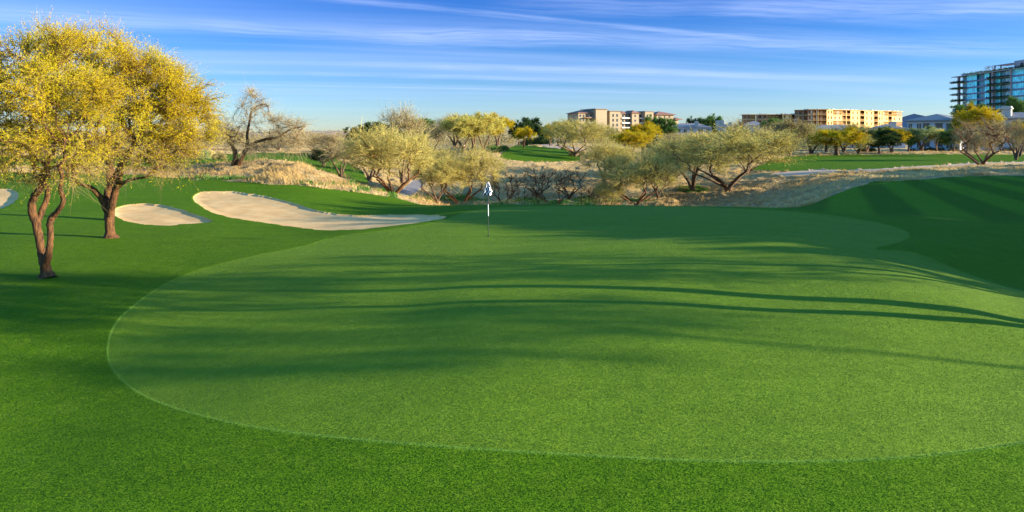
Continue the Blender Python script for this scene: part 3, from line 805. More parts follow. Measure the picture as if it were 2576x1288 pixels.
plant((b_, 1), 'bare', 1394, 75, 420, 105, 'bare tree with thick curling limbs in the middle of the wash', MQ, G1)
plant((b_, 2), 'bare', 1432, 84, 415, 95, 'bare tree with a dense brush of upright twigs, right of the curling one', MQ, G1)
plant((b_, 0), 'bare', 1482, 76, 462, 55, 'low bare multi stemmed shrub tree in the wash', MQ, G1)
plant((t_, 0), 'bare', 1508, 77, 455, 55, 'scrubby small tree between the low bare shrub and the pale sapling', MQ, G1)
plant((s_, 1), 'pale', 1532, 75, 455, 70, 'small pale sapling left of the fan shaped pale tree', PV, G1)
plant((t_, 1), 'pale', 1520, 92, 352, 110, 'slim pale tree standing behind the small saplings of the wash', PV, G1)
plant((s_, 2), 'pale', 1600, 75, 383, 170, 'fan shaped pale tree at the edge of the green, right of centre', PV, G1, light=True)
plant((t_, 0), 'bare', 1655, 82, 410, 110, 'brown twiggy tree tucked behind the fan shaped pale tree', MQ, G1)
plant((t_, 1), 'pale', 1742, 84, 342, 165, 'pale brown tree left of the widest tree, standing in green weeds', PV, G1)
plant((s_, 0), 'pale', 1832, 78, 318, 310, 'widest pale tree with dark sprawling limbs in front of the dirt path', PV, G1)
plant((r_, 0), 'pale', 1165, 120, 290, 110, 'rounded olive gold tree, leftmost of the three on the straw hill', MQ, G4)
plant((r_, 1), 'pale', 1192, 124, 286, 90, 'rounded olive gold tree, middle one of the three on the straw hill', MQ, G4)
plant((r_, 0), 'pale', 1216, 122, 287, 95, 'rounded olive gold tree, rightmost of the three on the straw hill', MQ, G4)
plant((r_, 1), 'gold', 1252, 138, 287, 72, 'bright yellow tree at the right shoulder of the straw hill', MQ, G4)
plant((t_, 0), 'olive', 1090, 130, 303, 110, 'brownish olive tree on the skyline left of the straw hill', MQ, G4)
plant((t_, 1), 'bare', 1145, 140, 285, 90, 'bare grey crown showing above the rounded hill trees', MQ, G4)
plant((r_, 0), 'gold', 1318, 150, 320, 52, 'small bright yellow tree beside the far tee path', MQ, G4, light=True)
plant((r_, 1), 'gold', 1384, 165, 313, 42, 'small orange yellow tree in front of the dark skyline bushes', MQ, G4)
plant((s_, 1), 'pale', 1447, 126, 299, 145, 'large round pale tree at the right end of the far green', PV, G4)
plant((t_, 0), 'palegreen', 1520, 150, 308, 75, 'soft pale green tree below the tan apartment building', PV, G4)
plant((r_, 0), 'gold', 1586, 118, 328, 88, 'vivid yellow tree in front of the tan apartment building', MQ, G4)
plant((r_, 1), 'gold', 1618, 135, 307, 78, 'second vivid yellow tree, taller and just right of the first', MQ, G4)
plant((t_, 1), 'pale', 1560, 100, 362, 90, 'pale twiggy tree low in front of the vivid yellow pair', PV, G4)
plant((d_, 0), 'dark', 905, 190, 318, 60, 'dark evergreen on the skyline, leftmost of its row', 'evergreen_tree', G3)
plant((d_, 1), 'dark', 942, 200, 308, 50, 'dark skyline evergreen with a double top', 'evergreen_tree', G3)
plant((d_, 0), 'dark', 985, 190, 312, 60, 'dark skyline evergreen behind the tall twiggy tree', 'evergreen_tree', G3)
plant((d_, 1), 'green', 1060, 180, 300, 60, 'green brown crown on the skyline right of the tall twiggy tree', 'evergreen_tree', G3)
plant((d_, 0), 'dark', 1305, 210, 306, 46, 'dark evergreen behind the small bright yellow tree', 'evergreen_tree', G3)
plant((d_, 1), 'dark', 1334, 215, 297, 44, 'pointed dark evergreen rising highest near the far tee', 'evergreen_tree', G3)
plant((d_, 0), 'dark', 1366, 220, 314, 48, 'low dark evergreen left of the orange yellow tree', 'evergreen_tree', G3)
plant((d_, 1), 'green', 1410, 215, 306, 50, 'mid green tree behind the large round pale tree', 'evergreen_tree', G3)
plant((d_, 0), 'green', 1640, 240, 293, 34, 'leafy green tree against the right block of the tan apartments', 'evergreen_tree', G3)
plant((d_, 1), 'green', 1678, 235, 298, 42, 'leafy green tree in front of the red roofed pavilion', 'evergreen_tree', G3)
plant((d_, 0), 'dark', 1742, 340, 297, 26, 'small dark tree above the grey condominium roof, beside a chimney', 'evergreen_tree', G3)
plant((d_, 1), 'green', 1772, 340, 297, 36, 'green bushy tree above the middle of the grey condominium roof', 'evergreen_tree', G3)
plant((d_, 0), 'green', 1800, 340, 291, 40, 'taller green bushy tree right of the other above the condominium roof', 'evergreen_tree', G3)
plant((t_, 0), 'olive', 1858, 170, 300, 50, 'thin olive tree in front of the second grey condominium', MQ, G2)
plant((d_, 1), 'green', 1940, 230, 300, 44, 'green tree below the smaller timber framed building', 'evergreen_tree', G2)
plant((t_, 1), 'olive', 1905, 120, 318, 95, 'grey brown twiggy tree behind the right half of the widest tree', MQ, G2)
plant((r_, 0), 'olive', 1985, 135, 302, 110, 'tall brownish olive tree left of the far fairway', MQ, G2)
plant((t_, 0), 'olive', 1690, 130, 336, 70, 'brown thicket tree below the left grey condominium', MQ, G2)
plant((t_, 1), 'palegreen', 2040, 150, 312, 95, 'grey green feathery tree behind the far fairway', PV, G2)
plant((r_, 1), 'gold', 2105, 138, 322, 118, 'yellow topped dark trunked tree at the back edge of the far fairway', MQ, G2)
plant((t_, 0), 'palegreen', 2122, 158, 308, 90, 'feathery grey green crown behind the yellow topped tree', PV, G2)
plant((t_, 1), 'palegreen', 2180, 160, 314, 90, 'grey green tree right of the yellow topped tree', PV, G2)
plant((d_, 0), 'dark', 2213, 145, 326, 80, 'dark green tree with splayed trunks left of the orange gold tree', PV, G2)
plant((r_, 0), 'gold', 2243, 150, 320, 72, 'orange gold tree behind the far fairway', MQ, G2)
plant((r_, 1), 'palegreen', 2318, 165, 318, 72, 'neat yellow green tree before the grey condominium wall', PV, G2)
plant((r_, 0), 'pale', 2356, 168, 322, 42, 'smaller yellow green tree touching the neat one', PV, G2)
plant((d_, 1), 'green', 2398, 162, 326, 55, 'dark green drooping tree left of the bare tree on the dirt', PV, G2)
plant((t_, 1), 'olive', 1950, 152, 312, 90, 'olive crown between the tall brownish tree and the widest tree', MQ, G2)
plant((r_, 1), 'palegreen', 2078, 168, 330, 70, 'low grey green tree behind the trunk of the yellow topped tree', PV, G2)
plant((t_, 0), 'palegreen', 2160, 140, 338, 70, 'low feathery tree just right of the yellow topped tree', PV, G2)
plant((d_, 1), 'green', 2285, 166, 330, 50, 'green tree between the orange gold tree and the neat one', PV, G2)
plant((t_, 0), 'bare', 2430, 140, 312, 60, 'grey twiggy tree beside the distant flagstick', MQ, G2)
plant((s_, 1), 'pale', 1880, 98, 345, 120, 'pale tree half hidden by the right side of the widest tree', PV, G1)
plant((s_, 2), 'pale', 1690, 92, 358, 120, 'pale tree filling the gap left of the widest tree', PV, G1)
plant((t_, 1), 'pale', 930, 78, 350, 110, 'pale tree touching the left side of the broad pale tree', PV, G1)
plant((t_, 0), 'pale', 1045, 92, 335, 100, 'pale tree filling the gap right behind the broad pale tree', PV, G1)
plant((b_, 1), 'bare', 2466, 79, 290, 135, 'lone bare grey tree with one leaning trunk on the dirt path', MQ, G2, light=True)
plant((t_, 0), 'bare', 2474, 86, 306, 100, 'thin grey brown tree directly behind the lone bare tree', MQ, G2)
plant((r_, 1), 'gold', 2458, 150, 263, 92, 'bright yellow tree top below the glass tower', MQ, G2)
plant((d_, 0), 'green', 2436, 176, 262, 70, 'green tree between the chimney and the glass tower', 'evergreen_tree', G2)
plant((t_, 1), 'olive', 2556, 110, 300, 85, 'grey twiggy tree at the right edge of the picture', MQ, G2)
plant((r_, 0), 'gold', 2566, 128, 305, 60, 'yellow tree peeking out at the right edge', MQ, G2)
plant((d_, 1), 'green', 2568, 190, 246, 52, 'green tree at the foot of the glass tower, right edge', 'evergreen_tree', G2)
plant((d_, 0), 'dark', 812, 96, 372, 60, 'dark green bush tree between the straw mound and the left fairway', PV, G1)
plant((t_, 0), 'olive', 700, 150, 340, 110, 'brown thicket tree beyond the left fairway, right of the forked tree', MQ, G3)
plant((t_, 1), 'olive', 790, 140, 336, 110, 'reddish olive thicket tree on the left skyline', MQ, G3)
plant((t_, 0), 'bare', 505, 150, 330, 120, 'grey thicket tree beyond the left fairway behind the golden crowns', MQ, G3)
plant((d_, 1), 'green', 420, 160, 330, 110, 'green thicket behind the trunk of the second golden tree', MQ, G3)
plant((d_, 0), 'green', 50, 130, 330, 160, 'green thicket showing under the nearest golden crown', MQ, G3)

# trees outside the frame on the right; their long shadows lie over the lawn
GS = 'tall trees to the right of the lawn'
# the forked tree whose two stems draw long lines over the lawn
bx_ = (14.6, 13.5, gz(14.6, 13.5))
stf = [[(0, 0, -.3, .34), (0, 0, .2, .26), (.1, .2, .9, .20), (.2, .75, 2.2, .17), (.1, 1.3, 3.6, .13), (0, 1.5, 4.2, .10)],
       [(0, 0, .3, .22), (-.1, -.1, .9, .17), (-.3, -.15, 2.2, .14), (-.3, 0, 3.3, .12), (-.3, 0, 4.0, .10)]]
lbf = [(0, .8, 5.4, 2.6, 2.2, 1.5, 4), (-1.2, -.6, 5.2, 1.8, 1.8, 1.2, 2.4), (1.3, 1.8, 5.6, 1.8, 1.8, 1.2, 2)]
tree_object('shade_tree', 'forked tree just outside the right edge of the lawn', 'tree',
            build_tree(stf, lbf, 300, strands=8, slen=.7, leaves=6, leaf=.045, base_r=.3), 'gold', bx_, group=GS)
high = build_tree([[(0, 0, -.3, .22), (.1, 0, 1.5, .15), (-.1, .1, 3.0, .13), (0, 0, 4.0, .10)]], [(0, 0, 5.5, 2.3, 2.3, 1.1, 2), (1.3, .4, 5.3, 1.5, 1.5, .9, 1), (-1.2, -.5, 5.7, 1.5, 1.5, .8, 1)], 110, strands=7, slen=.7, leaves=5, leaf=.045, base_r=.3)
for (X_, Y_), lab in zip(((25.0, 15.4), (19.5, 16.6)), ('slender high crowned tree beyond the forked one', 'slender high crowned tree close behind the forked one')):
    tree_object('shade_tree', lab, 'tree', high, 'gold', (X_, Y_, gz(X_, Y_)), group=GS, rz=X_)
tall = build_tree([[(0, 0, -.3, .14), (.2, 0, 2, .09), (-.1, .3, 4.5, .075), (0, 0, 6.2, .06)]], [(0, 0, 8.0, 2.8, 2.8, 1.2, 2), (1.8, 0, 7.6, 1.8, 1.8, 1.0, 1), (-1.6, .6, 8.4, 1.8, 1.8, 1.0, 1)], 150, strands=7, slen=.8, leaves=6, leaf=.055, base_r=.4)
for (X_, Y_, s__), lab in zip(((32.5, 8.6, .92),), ('tall thin trunked tree nearest the camera side',)):
    tree_object('shade_tree', lab, 'tree', tall, 'olive', (X_, Y_, gz(X_, Y_)), group=GS, rz=X_, scale=(s__, s__, s__))
SH = [      ((d_, 0), 'green', 32, 18.8, 7.0, 6.5, 'leafy tree at the near end of the dense row'), ((d_, 1), 'green', 36, 22.3, 9.0, 7, 'second leafy tree of the dense row'),
      ((d_, 0), 'green', 40, 26, 10.5, 8, 'third leafy tree of the dense row'), ((d_, 1), 'green', 45, 30, 12.0, 9, 'fourth leafy tree of the dense row'),
      ((d_, 0), 'green', 51, 34.0, 13.0, 8, 'fifth and tallest leafy tree of the dense row'), ((d_, 1), 'green', 50, 24, 12, 9, 'broad leafy tree behind the second of the dense row'),
      ((d_, 0), 'green', 56, 28, 14, 10, 'broad leafy tree behind the third of the dense row'), ((d_, 1), 'green', 41, 22.5, 8.5, 7.0, 'short leafy tree filling the dense row'),
      ((d_, 0), 'green', 60, 39.5, 11.0, 9, 'sixth leafy tree, where the dense row thins out'), ((d_, 1), 'green', 62, 45, 10.0, 9, 'leafy tree above the striped fairway'),
      ((d_, 0), 'green', 66, 50, 9.0, 9, 'leafy tree past the striped fairway'), ((r_, 1), 'olive', 72, 58, 8.5, 9, 'olive tree far past the striped fairway')]
for (k, kd, X_, Y_, h_, w_, lab) in SH:
    plant(k, kd, 0, Y_, 0, 0, lab, 'shade_tree', GS, X=X_, h=h_, wm=w_)

# ------------------------------------------------------------------ buildings
class MB:
    def __init__(s): s.v = []; s.f = []
    def quad(s, pts):
        b = len(s.v); s.v += [tuple(p) for p in pts]; s.f.append(tuple(range(b, b + len(pts))))
    def build(s, name, mat, parent=None, smooth=False):
        o3 = parent.location if parent is not None and parent.parent is None else Vector((0, 0, 0))
        if parent is not None and parent.parent is not None: o3 = parent.parent.location
        me = bpy.data.meshes.new(name)
        me.from_pydata([(x - o3[0], y - o3[1], z - o3[2]) for x, y, z in s.v], [], s.f)
        me.materials.append(mat); me.update()
        if smooth: me.polygons.foreach_set('use_smooth', [True] * len(me.polygons))
        return link(name, me, parent)
class Frame:
    """a facade plane: local u along it, v behind it, z up"""
    def __init__(s, px, Y, a):
        s.X0 = (px - 1288) / F * Y; s.Y0 = Y; s.a = R(a); s.c = math.cos(s.a); s.s = math.sin(s.a)
    def u(s, px, v=0.0):
        t = (px - 1288) / F; x = s.X0 - v * s.s; y = s.Y0 + v * s.c
        return (t * y - x) / (s.c - t * s.s)
    def p(s, u, v, z): return (s.X0 + u * s.c - v * s.s, s.Y0 + u * s.s + v * s.c, z)
    def z(s, py, px, v=0.0):
        return CAMZ - (py - HY) * s.p(s.u(px, v), v, 0)[1] / F
    def box(s, mb, u0, u1, v0, v1, z0, z1):
        P = [s.p(u, v, z) for z in (z0, z1) for v in (v0, v1) for u in (u0, u1)]
        b = len(mb.v); mb.v += P
        mb.f += [(b, b+1, b+5, b+4), (b+1, b+3, b+7, b+5), (b+3, b+2, b+6, b+7), (b+2, b, b+4, b+6), (b+4, b+5, b+7, b+6), (b, b+2, b+3, b+1)]
    def hip(s, mb, u0, u1, v0, v1, z0, z1, oh=.5, th=.25):
        u0 -= oh; u1 += oh; v0 -= oh; v1 += oh
        s.box(mb, u0, u1, v0, v1, z0, z0 + th)
        ins = min(u1 - u0, v1 - v0) * .5
        if u1 - u0 >= v1 - v0: r = [(u0 + ins, (v0 + v1) / 2), (u1 - ins, (v0 + v1) / 2)]
        else: r = [((u0 + u1) / 2, v0 + ins), ((u0 + u1) / 2, v1 - ins)]
        z0 += th + .003
        b = len(mb.v); mb.v += [s.p(u0, v0, z0), s.p(u1, v0, z0), s.p(u1, v1, z0), s.p(u0, v1, z0), s.p(*r[0], z1), s.p(*r[1], z1)]
        if u1 - u0 >= v1 - v0: mb.f += [(b, b+1, b+5, b+4), (b+1, b+2, b+5), (b+2, b+3, b+4, b+5), (b+3, b, b+4)]
        else: mb.f += [(b, b+1, b+4), (b+1, b+2, b+5, b+4), (b+2, b+3, b+5), (b+3, b, b+4, b+5)]
M_tan = simple('tan_stucco', (0.33, 0.26, 0.165), .9, .1, .08)
M_taupe = simple('grey_stucco', (0.22, 0.20, 0.19), .9, .1, .08)
M_tile = simple('red_roof_tile', (0.22, 0.11, 0.075), .8, .2, .25, 1.0, .3)
M_glassd = simple('dark_window_glass', (0.035, 0.045, 0.05), .15, .5, .2)
M_trim = simple('pale_trim', (0.62, 0.58, 0.50), .8, .2, .05)
M_grey = simple('grey_condominium_stucco', (0.47, 0.47, 0.49), .9, .1, .06)
M_groof = simple('grey_roof_tile', (0.23, 0.21, 0.20), .85, .15, .25, 1.5, .4)
M_ply = simple('plywood', (0.78, 0.54, 0.21), .8, .1, .12, .6)
M_lumber = simple('framing_lumber', (0.70, 0.45, 0.17), .8, .1, .15, 1.0)
M_void = simple('shaded_interior', (0.20, 0.10, 0.045), .9, .1, .3, .5)  # inner walls coloured dark: shade inside the open bays put into the colour
M_plyshade = simple('plywood_in_shade', (0.30, 0.20, 0.13), .8, .1, .1)  # darker copy of the plywood: shade on the left faces put into the colour
M_steel = simple('dark_metal', (0.05, 0.05, 0.055), .5, .4, .1)
M_white = simple('white_paint', (0.8, 0.8, 0.78), .5, .3, .03)
M_black = simple('black_paint', (0.02, 0.02, 0.022), .5, .3, .03)
M_steelb = simple('blue_grey_metal', (0.12, 0.14, 0.22), .5, .4, .1)
M_conc = simple('tower_concrete', (0.30, 0.29, 0.31), .8, .2, .08)
def glass_mat(name, c, rough=.12):
    m, t, p = principled(name, rough, .5)
    pos = t.n('ShaderNodeNewGeometry').outputs['Position']
    f = t.noise(pos, .35, 2, .5)
    t.l(t.mix(t.ss(f, .35, .65), tuple(v * .7 for v in c), tuple(min(1, v * 1.25) for v in c)), p.inputs['Base Color'])
    return m
M_teal = glass_mat('teal_glass', (0.12, 0.76, 0.88))
M_teald = glass_mat('deep_teal_glass', (0.03, 0.22, 0.28))
M_tealp = glass_mat('pale_teal_glass', (0.26, 0.55, 0.64))
G_B = 'buildings behind the golf course'

# --- tan apartment building with red tile roofs
f = Frame(1452, 420, 24)
root = empty('apartment_building', f.p(0, 0, 0))
walls, shade, roof, flat = MB(), MB(), MB(), MB()
def blk(mb, p0, p1, topy, d, deep=14):
    u0, u1 = f.u(p0, -d), f.u(p1, -d); zt = f.z(topy, (p0 + p1) / 2, -d)
    f.box(mb, u0, u1, -d, deep, 0, zt); return u0, u1, zt
wins = []
def win(p, y0, y1, wpx, d):
    u = f.u(p, -d); h = wpx / 2 * (f.Y0) / F
    wins.append((u - h, u + h, -d, f.z(y1, p, -d), f.z(y0, p, -d)))
u0, u1, zt = blk(walls, 1455, 1500, 285, 0); f.hip(roof, u0, u1, 0, 14, zt, zt + 2.4, .8)
f.box(roof, f.u(1468), f.u(1506), -2.2, -.01, f.z(297, 1480), f.z(295, 1480))
u0, u1, zt = blk(walls, 1499, 1527, 275, 3.5); f.box(flat, u0 - .8, u1 + .8, -4.3, 14.5, zt + .003, zt + .45)
blk(walls, 1527.2, 1534, 280, 0)
u0, u1, zt = blk(walls, 1534, 1561, 280, 3.2); f.box(flat, u0 - .6, u1 + .6, -3.9, 14.6, zt + .003, zt + .4)
u0, u1, zt = blk(walls, 1561.2, 1590, 287, 0); f.hip(roof, u0, u1, .2, 14, zt, zt + 2.0, .7)
u0, u1, zt = blk(walls, 1590, 1607, 285.5, 2.4); f.hip(roof, u0, u1, -2.4, 10, zt, zt + 2.1, .8)
blk(walls, 1607.2, 1623, 283, 0)
u0, u1, zt = blk(walls, 1623, 1644, 281, 3.4); f.box(flat, u0 - .6, u1 + .6, -4.0, 14.6, zt + .003, zt + .4)
u0, u1, zt = blk(walls, 1652, 1694, 289, 1.5, 12); f.hip(roof, u0, u1, -1.5, 12, zt, zt + 2.6, 1.6)
f.box(walls, f.u(1644.2), f.u(1651.8), 1, 11, 0, f.z(291, 1648))
f.hip(roof, f.u(1692), f.u(1706), -3, 6, f.z(301.5, 1700), f.z(296, 1700), 1.0)
f.box(walls, f.u(1694.3), f.u(1704), -1, 5, 0, f.z(301.6, 1700))
walls.build('wall', M_tan, root); roof.build('roof', M_tile, root); flat.build('roof', M_taupe, root)
for row in range(4):
    y = 287 + row * 12
    for p in (1542.5, 1552.5): win(p, y, y + 7, 5, 3.2)
    for p in (1629, 1638): win(p, y + 1, y + 7, 4, 3.4)
    for p in (1567, 1576, 1584): win(p, y + 1, y + 8, 6, 0)
    win(1598, y + 2, y + 7, 5, 2.4)
    for p in (1611, 1618): win(p, y + 1, y + 8, 5, 0)
    for p in (1460, 1468, 1476, 1486, 1494): win(p, y + 1, y + 7, 5, 0)
    for p in (1658, 1672, 1684): win(p, y + 5, y + 9, 5, 1.5)
    for p0, p1 in ((1562, 1589), (1608, 1622), (1480, 1497)):
        b = MB(); f.box(b, f.u(p0), f.u(p1), -1.6, -.01, f.z(y + 12, 1575), f.z(y + 8.6, 1575))
        b.build('balcony', M_trim, root)
for w_ in wins:
    b = MB(); f.box(b, w_[0], w_[1], w_[2] - .06, w_[2] + .2, w_[3], w_[4]); b.build('window', M_glassd, root)
tag(root, 'tan four storey apartment building with red tile hip roofs on the centre skyline', 'building', G_B)

# --- timber framed buildings under construction
def frame_bay(fr, kind, u0, u1, z0, z1, ply, lum, void, v=0.0):
    """one storey high bay"""
    w_ = u1 - u0; h = z1 - z0
    if kind == 'P':      # plywood wall with a window opening
        n_ = 2 if w_ > 4.2 else 1
        ww = min(1.5, w_ / n_ * .5); a, b = z0 + h * .22, z0 + h * .80
        edges = [u0]
        for i in range(n_):
            c = u0 + w_ * (i + .5) / n_; edges += [c - ww / 2, c + ww / 2]
        edges.append(u1)
        for i in range(0, len(edges), 2): fr.box(ply, edges[i], edges[i + 1], v, v + .2, z0 + .01, z1 - .01)
        for i in range(1, len(edges) - 1, 2):
            fr.box(ply, edges[i] + .002, edges[i + 1] - .002, v, v + .19, z0 + .01, a); fr.box(ply, edges[i] + .002, edges[i + 1] - .002, v, v + .19, b, z1 - .01)
            c = (edges[i] + edges[i + 1]) / 2
            fr.box(lum, c - .06, c + .06, v + .03, v + .15, a, b)
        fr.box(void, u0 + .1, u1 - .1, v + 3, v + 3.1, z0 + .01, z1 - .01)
    elif kind == 'O':    # open balcony bay with a rail
        fr.box(lum, u0, u0 + .25, v - .1, v + .15, z0 + .01, z1 - .01); fr.box(lum, u1 - .25, u1, v - .1, v + .15, z0 + .01, z1 - .01)
        fr.box(lum, u0 + .26, u1 - .26, v - .05, v + .07, z0 + .9, z0 + 1.05)
        fr.box(lum, u0 + .26, u1 - .26, v - .05, v + .07, z0 + .45, z0 + .55)
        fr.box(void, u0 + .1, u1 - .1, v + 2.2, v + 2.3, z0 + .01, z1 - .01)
        fr.box(ply, u0 + w_ * .35, u0 + w_ * .62, v + 1.9, v + 2.0, z0 + .02, z0 + h * .8)
    else:                # bare studs
        k = max(2, int(w_ / .62))
        for i in range(k + 1):
            c = u0 + (w_ - .12) * i / k; fr.box(lum, c, c + .12, v, v + .16, z0 + .2, z1 - .2)
        fr.box(lum, u0, u1, v - .01, v + .17, z0 + .02, z0 + .19); fr.box(lum, u0, u1, v - .01, v + .17, z1 - .19, z1 - .02)
        fr.box(lum, u0, u1, v + .02, v + .12, z0 + h * .55, z0 + h * .6)
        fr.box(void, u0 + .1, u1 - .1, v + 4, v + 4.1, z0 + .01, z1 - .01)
def timber(label, segs, zt, fh, floors, name='timber_framed_building'):
    root = empty(name, segs[0][0].p(0, 0, 0))
    slab = MB()
    for fr, mat, bays, rf in segs:
        for k in range(floors):
            z1 = zt - k * fh; z0 = max(z1 - fh, 0) + .22
            for kind, p0, p1 in bays:
                ply, lum, void = MB(), MB(), MB()
                kd = kind[k % len(kind)]
                frame_bay(fr, kd, fr.u(p0) + .01, fr.u(p1) - .01, z0, z1, ply, lum, void)
                for mb, mt, nm in ((ply, mat, 'wall_panel'), (lum, M_lumber, 'stud_frame'), (void, M_void, 'inner_wall')):
                    if mb.v: mb.build(nm, mt, root)
            fr.box(slab, fr.u(bays[0][1]), fr.u(bays[-1][2]), -.35 if k else -.9, 12, z1, z1 + .21)
        # loose joists and posts standing on the roof
        top = MB(); L = fr.u(bays[-1][2])
        for i in range(int(L / 2.2)):
            u = rng.uniform(0, L); fr.box(top, u, u + rng.uniform(.2, 1.6), rng.uniform(0, 3), 3.5, zt + .23, zt + rng.uniform(.3, .9))
        if top.v: top.build('roof_lumber', M_trim, root)
    slab.build('floor_deck', M_ply, root)
    tag(root, label, 'building', G_B)
    return root
fa = Frame(1999, 450, -20); fb = Frame(2032, 441, -4); fc_ = Frame(2080, 442, 27)
timber('large timber framed building under construction with golden plywood walls', [
    (fa, M_plyshade, [('P', 1999, 2008), ('P', 2008, 2020), ('P', 2020, 2032)], 1),
    (fb, M_plyshade, [('P', 2032, 2045), ('O', 2045, 2058), ('O', 2058, 2080)], 1),
    (fc_, M_ply, [('P', 2080, 2095), ('SP', 2095, 2118), ('O', 2118, 2129), ('O', 2129, 2140), ('P', 2140, 2163), ('O', 2163, 2175), ('P', 2175, 2198), ('O', 2198, 2209), ('P', 2209, 2222),
                  ('SP', 2222, 2234), ('O', 2234, 2244), ('SP', 2244, 2269)], 1)], 22.0, 3.6, 5)
fa = Frame(1869, 452, -6); fb = Frame(1969, 446, 27)
timber('smaller timber framed building under construction left of the large one', [
    (fa, M_plyshade, [('P', 1869, 1888), ('S', 1888, 1905), ('P', 1905, 1930), ('S', 1930, 1968)], 1),
    (fb, M_ply, [('P', 1969, 1990), ('O', 1990, 2004), ('P', 2004, 2030), ('S', 2030, 2050)], 1)], 19.0, 3.2, 4)

# --- grey condominiums
def condo(label, px0, Y, a, px1, eave_y, roof_y, chims, winrows, deep=11, side=None, oh=.5, cols=None, group=G_B, z0=-1.0, lit=True):
    fr = Frame(px0, Y, a); L = fr.u(px1)
    root = empty('condominium', fr.p(0, 0, 0))
    ze = fr.z(eave_y, px0); zr = fr.z(roof_y, (px0 + px1) / 2, deep / 2)
    w_, r_ = MB(), MB()
    fr.box(w_, 0, L, 0, deep, z0, ze)
    fr.hip(r_, 0, L, 0, deep, ze + .003, max(zr, ze + 1), oh)
    w_.build('wall', M_grey, root); r_.build('roof', M_groof, root)
    tr = MB(); fr.box(tr, -.15, L + .15, -.14, -.004, ze - .55, ze - .3)
    for zz in winrows[:-1]: fr.box(tr, -.05, L + .05, -.08, -.004, zz - .9, zz - .75)
    tr.build('trim', M_trim, root)
    for (cp, wpx, ty) in chims:
        v = 1.2; u = fr.u(cp, v); h = wpx * Y / F; zt = fr.z(ty, cp, v)
        c = MB(); fr.box(c, u - h * .5, u + h * .5, v, v + h, ze - .5, zt - .75)
        fr.box(c, u - h * .62, u + h * .62, v - h * .12, v + h * 1.12, zt - .747, zt - .4); fr.box(c, u - h * .52, u + h * .52, v - h * .02, v + h * 1.02, zt - .397, zt)
        c.build('chimney', M_grey if not lit else M_chim, root)
    for zz in winrows:
        for cp, wd, kind in cols:
            u = fr.u(cp); 
            if kind == 'b':
                b = MB(); fr.box(b, u - wd / 2, u + wd / 2, -.05, .1, zz - .2, zz + 1.5); b.build('balcony_opening', M_glassd, root)
                b = MB(); fr.box(b, u - wd / 2 - .1, u + wd / 2 + .1, -1.0, -.06, zz - .9, zz - .15); b.build('balcony', M_grey, root)
            else:
                b = MB(); fr.box(b, u - wd / 2, u + wd / 2, -.04, .1, zz - .6, zz + 1.2); w1 = b.build('window', M_glassd, root)
                b = MB(); fr.box(b, u - wd / 2 - .08, u + wd / 2 + .08, -.07, -.005, zz - .72, zz - .6); fr.box(b, u - .04, u + .04, -.075, -.045, zz - .6, zz + 1.2)
                fr.box(b, u - wd / 2 - .08, u + wd / 2 + .08, -.07, -.005, zz + 1.2, zz + 1.3); b.build('frame', M_trim, w1)
    tag(root, label, 'building', group)
    return fr
M_chim = simple('sunlit_chimney_stucco', (0.50, 0.46, 0.40), .9, .1, .06)  # warmer, lighter copy of the condominium stucco: sunlight put into the chimney colour
condo('grey condominium with an upper gallery, its lit chimney beside the glass tower', 2283, 192, -48, 2400, 305.6, 287, [(2406, 15, 274)], [6.6, 4.1, 1.5], deep=14, oh=.7,
      cols=[(2290, .9, 'w'), (2312, 1.1, 'w'), (2330, 1.7, 'b'), (2362, 1.8, 'b'), (2388, 1.4, 'w')])
condo('grey condominium at the right edge, behind the lone bare tree', 2424, 178, -44, 2640, 301, 283, [(2531, 19, 267)], [6.9, 4.2, 1.5], deep=12, oh=.7,
      cols=[(2440, 1.2, 'w'), (2462, 1.8, 'b'), (2490, 1.2, 'w'), (2512, 1.8, 'b'), (2555, 1.5, 'w'), (2580, 1.8, 'b')])
condo('low grey condominium between the timber building and the gold topped trees', 2185, 236, -30, 2278, 325, 312, [(2247, 13, 305.5)], [4.6, 1.6], deep=10,
      cols=[(2200, 1.4, 'w'), (2220, 1.8, 'b'), (2262, 1.4, 'w')])
condo('low pale condominium half hidden behind the trees of the far fairway', 2040, 240, -12, 2172, 328, 314, [], [4.2, 1.3], deep=10,
      cols=[(2055, 1.4, 'w'), (2080, 2.2, 'b'), (2105, 1.4, 'w'), (2130, 2.2, 'b'), (2155, 1.4, 'w')])
condo('leftmost grey condominium, end wall with two columns of windows', 1648, 292, -34, 1678, 325, 319, [(1684, 9, 310)], [6.0, 3.0, .6], deep=9,
      cols=[(1656, 1.3, 'w'), (1669, 1.3, 'w')])
condo('long grey condominium with two chimneys left of the widest tree', 1679, 296, -14, 1790, 322, 310, [(1752, 9, 305), (1806, 9, 303)], [6.2, 3.2, .6], deep=11,
      cols=[(1690, 1.3, 'w'), (1706, 2.0, 'b'), (1724, 1.3, 'w'), (1740, 1.3, 'w'), (1762, 2.0, 'b'), (1780, 1.3, 'w')])
condo('small grey condominium with a tall chimney above the tree tops', 1806, 285, -20, 1858, 320, 310, [(1817, 9, 302), (1838, 8, 307)], [6.0, 3.0, .6], deep=10,
      cols=[(1815, 1.3, 'w'), (1832, 1.8, 'b'), (1850, 1.3, 'w')])
condo('grey condominium with a broad hip roof below the smaller timber building', 1868, 270, -16, 1928, 317, 304, [(2003, 7, 299)], [5.2, 2.4], deep=12,
      cols=[(1882, 1.3, 'w'), (1895, 1.0, 'w'), (1915, 1.8, 'b')])

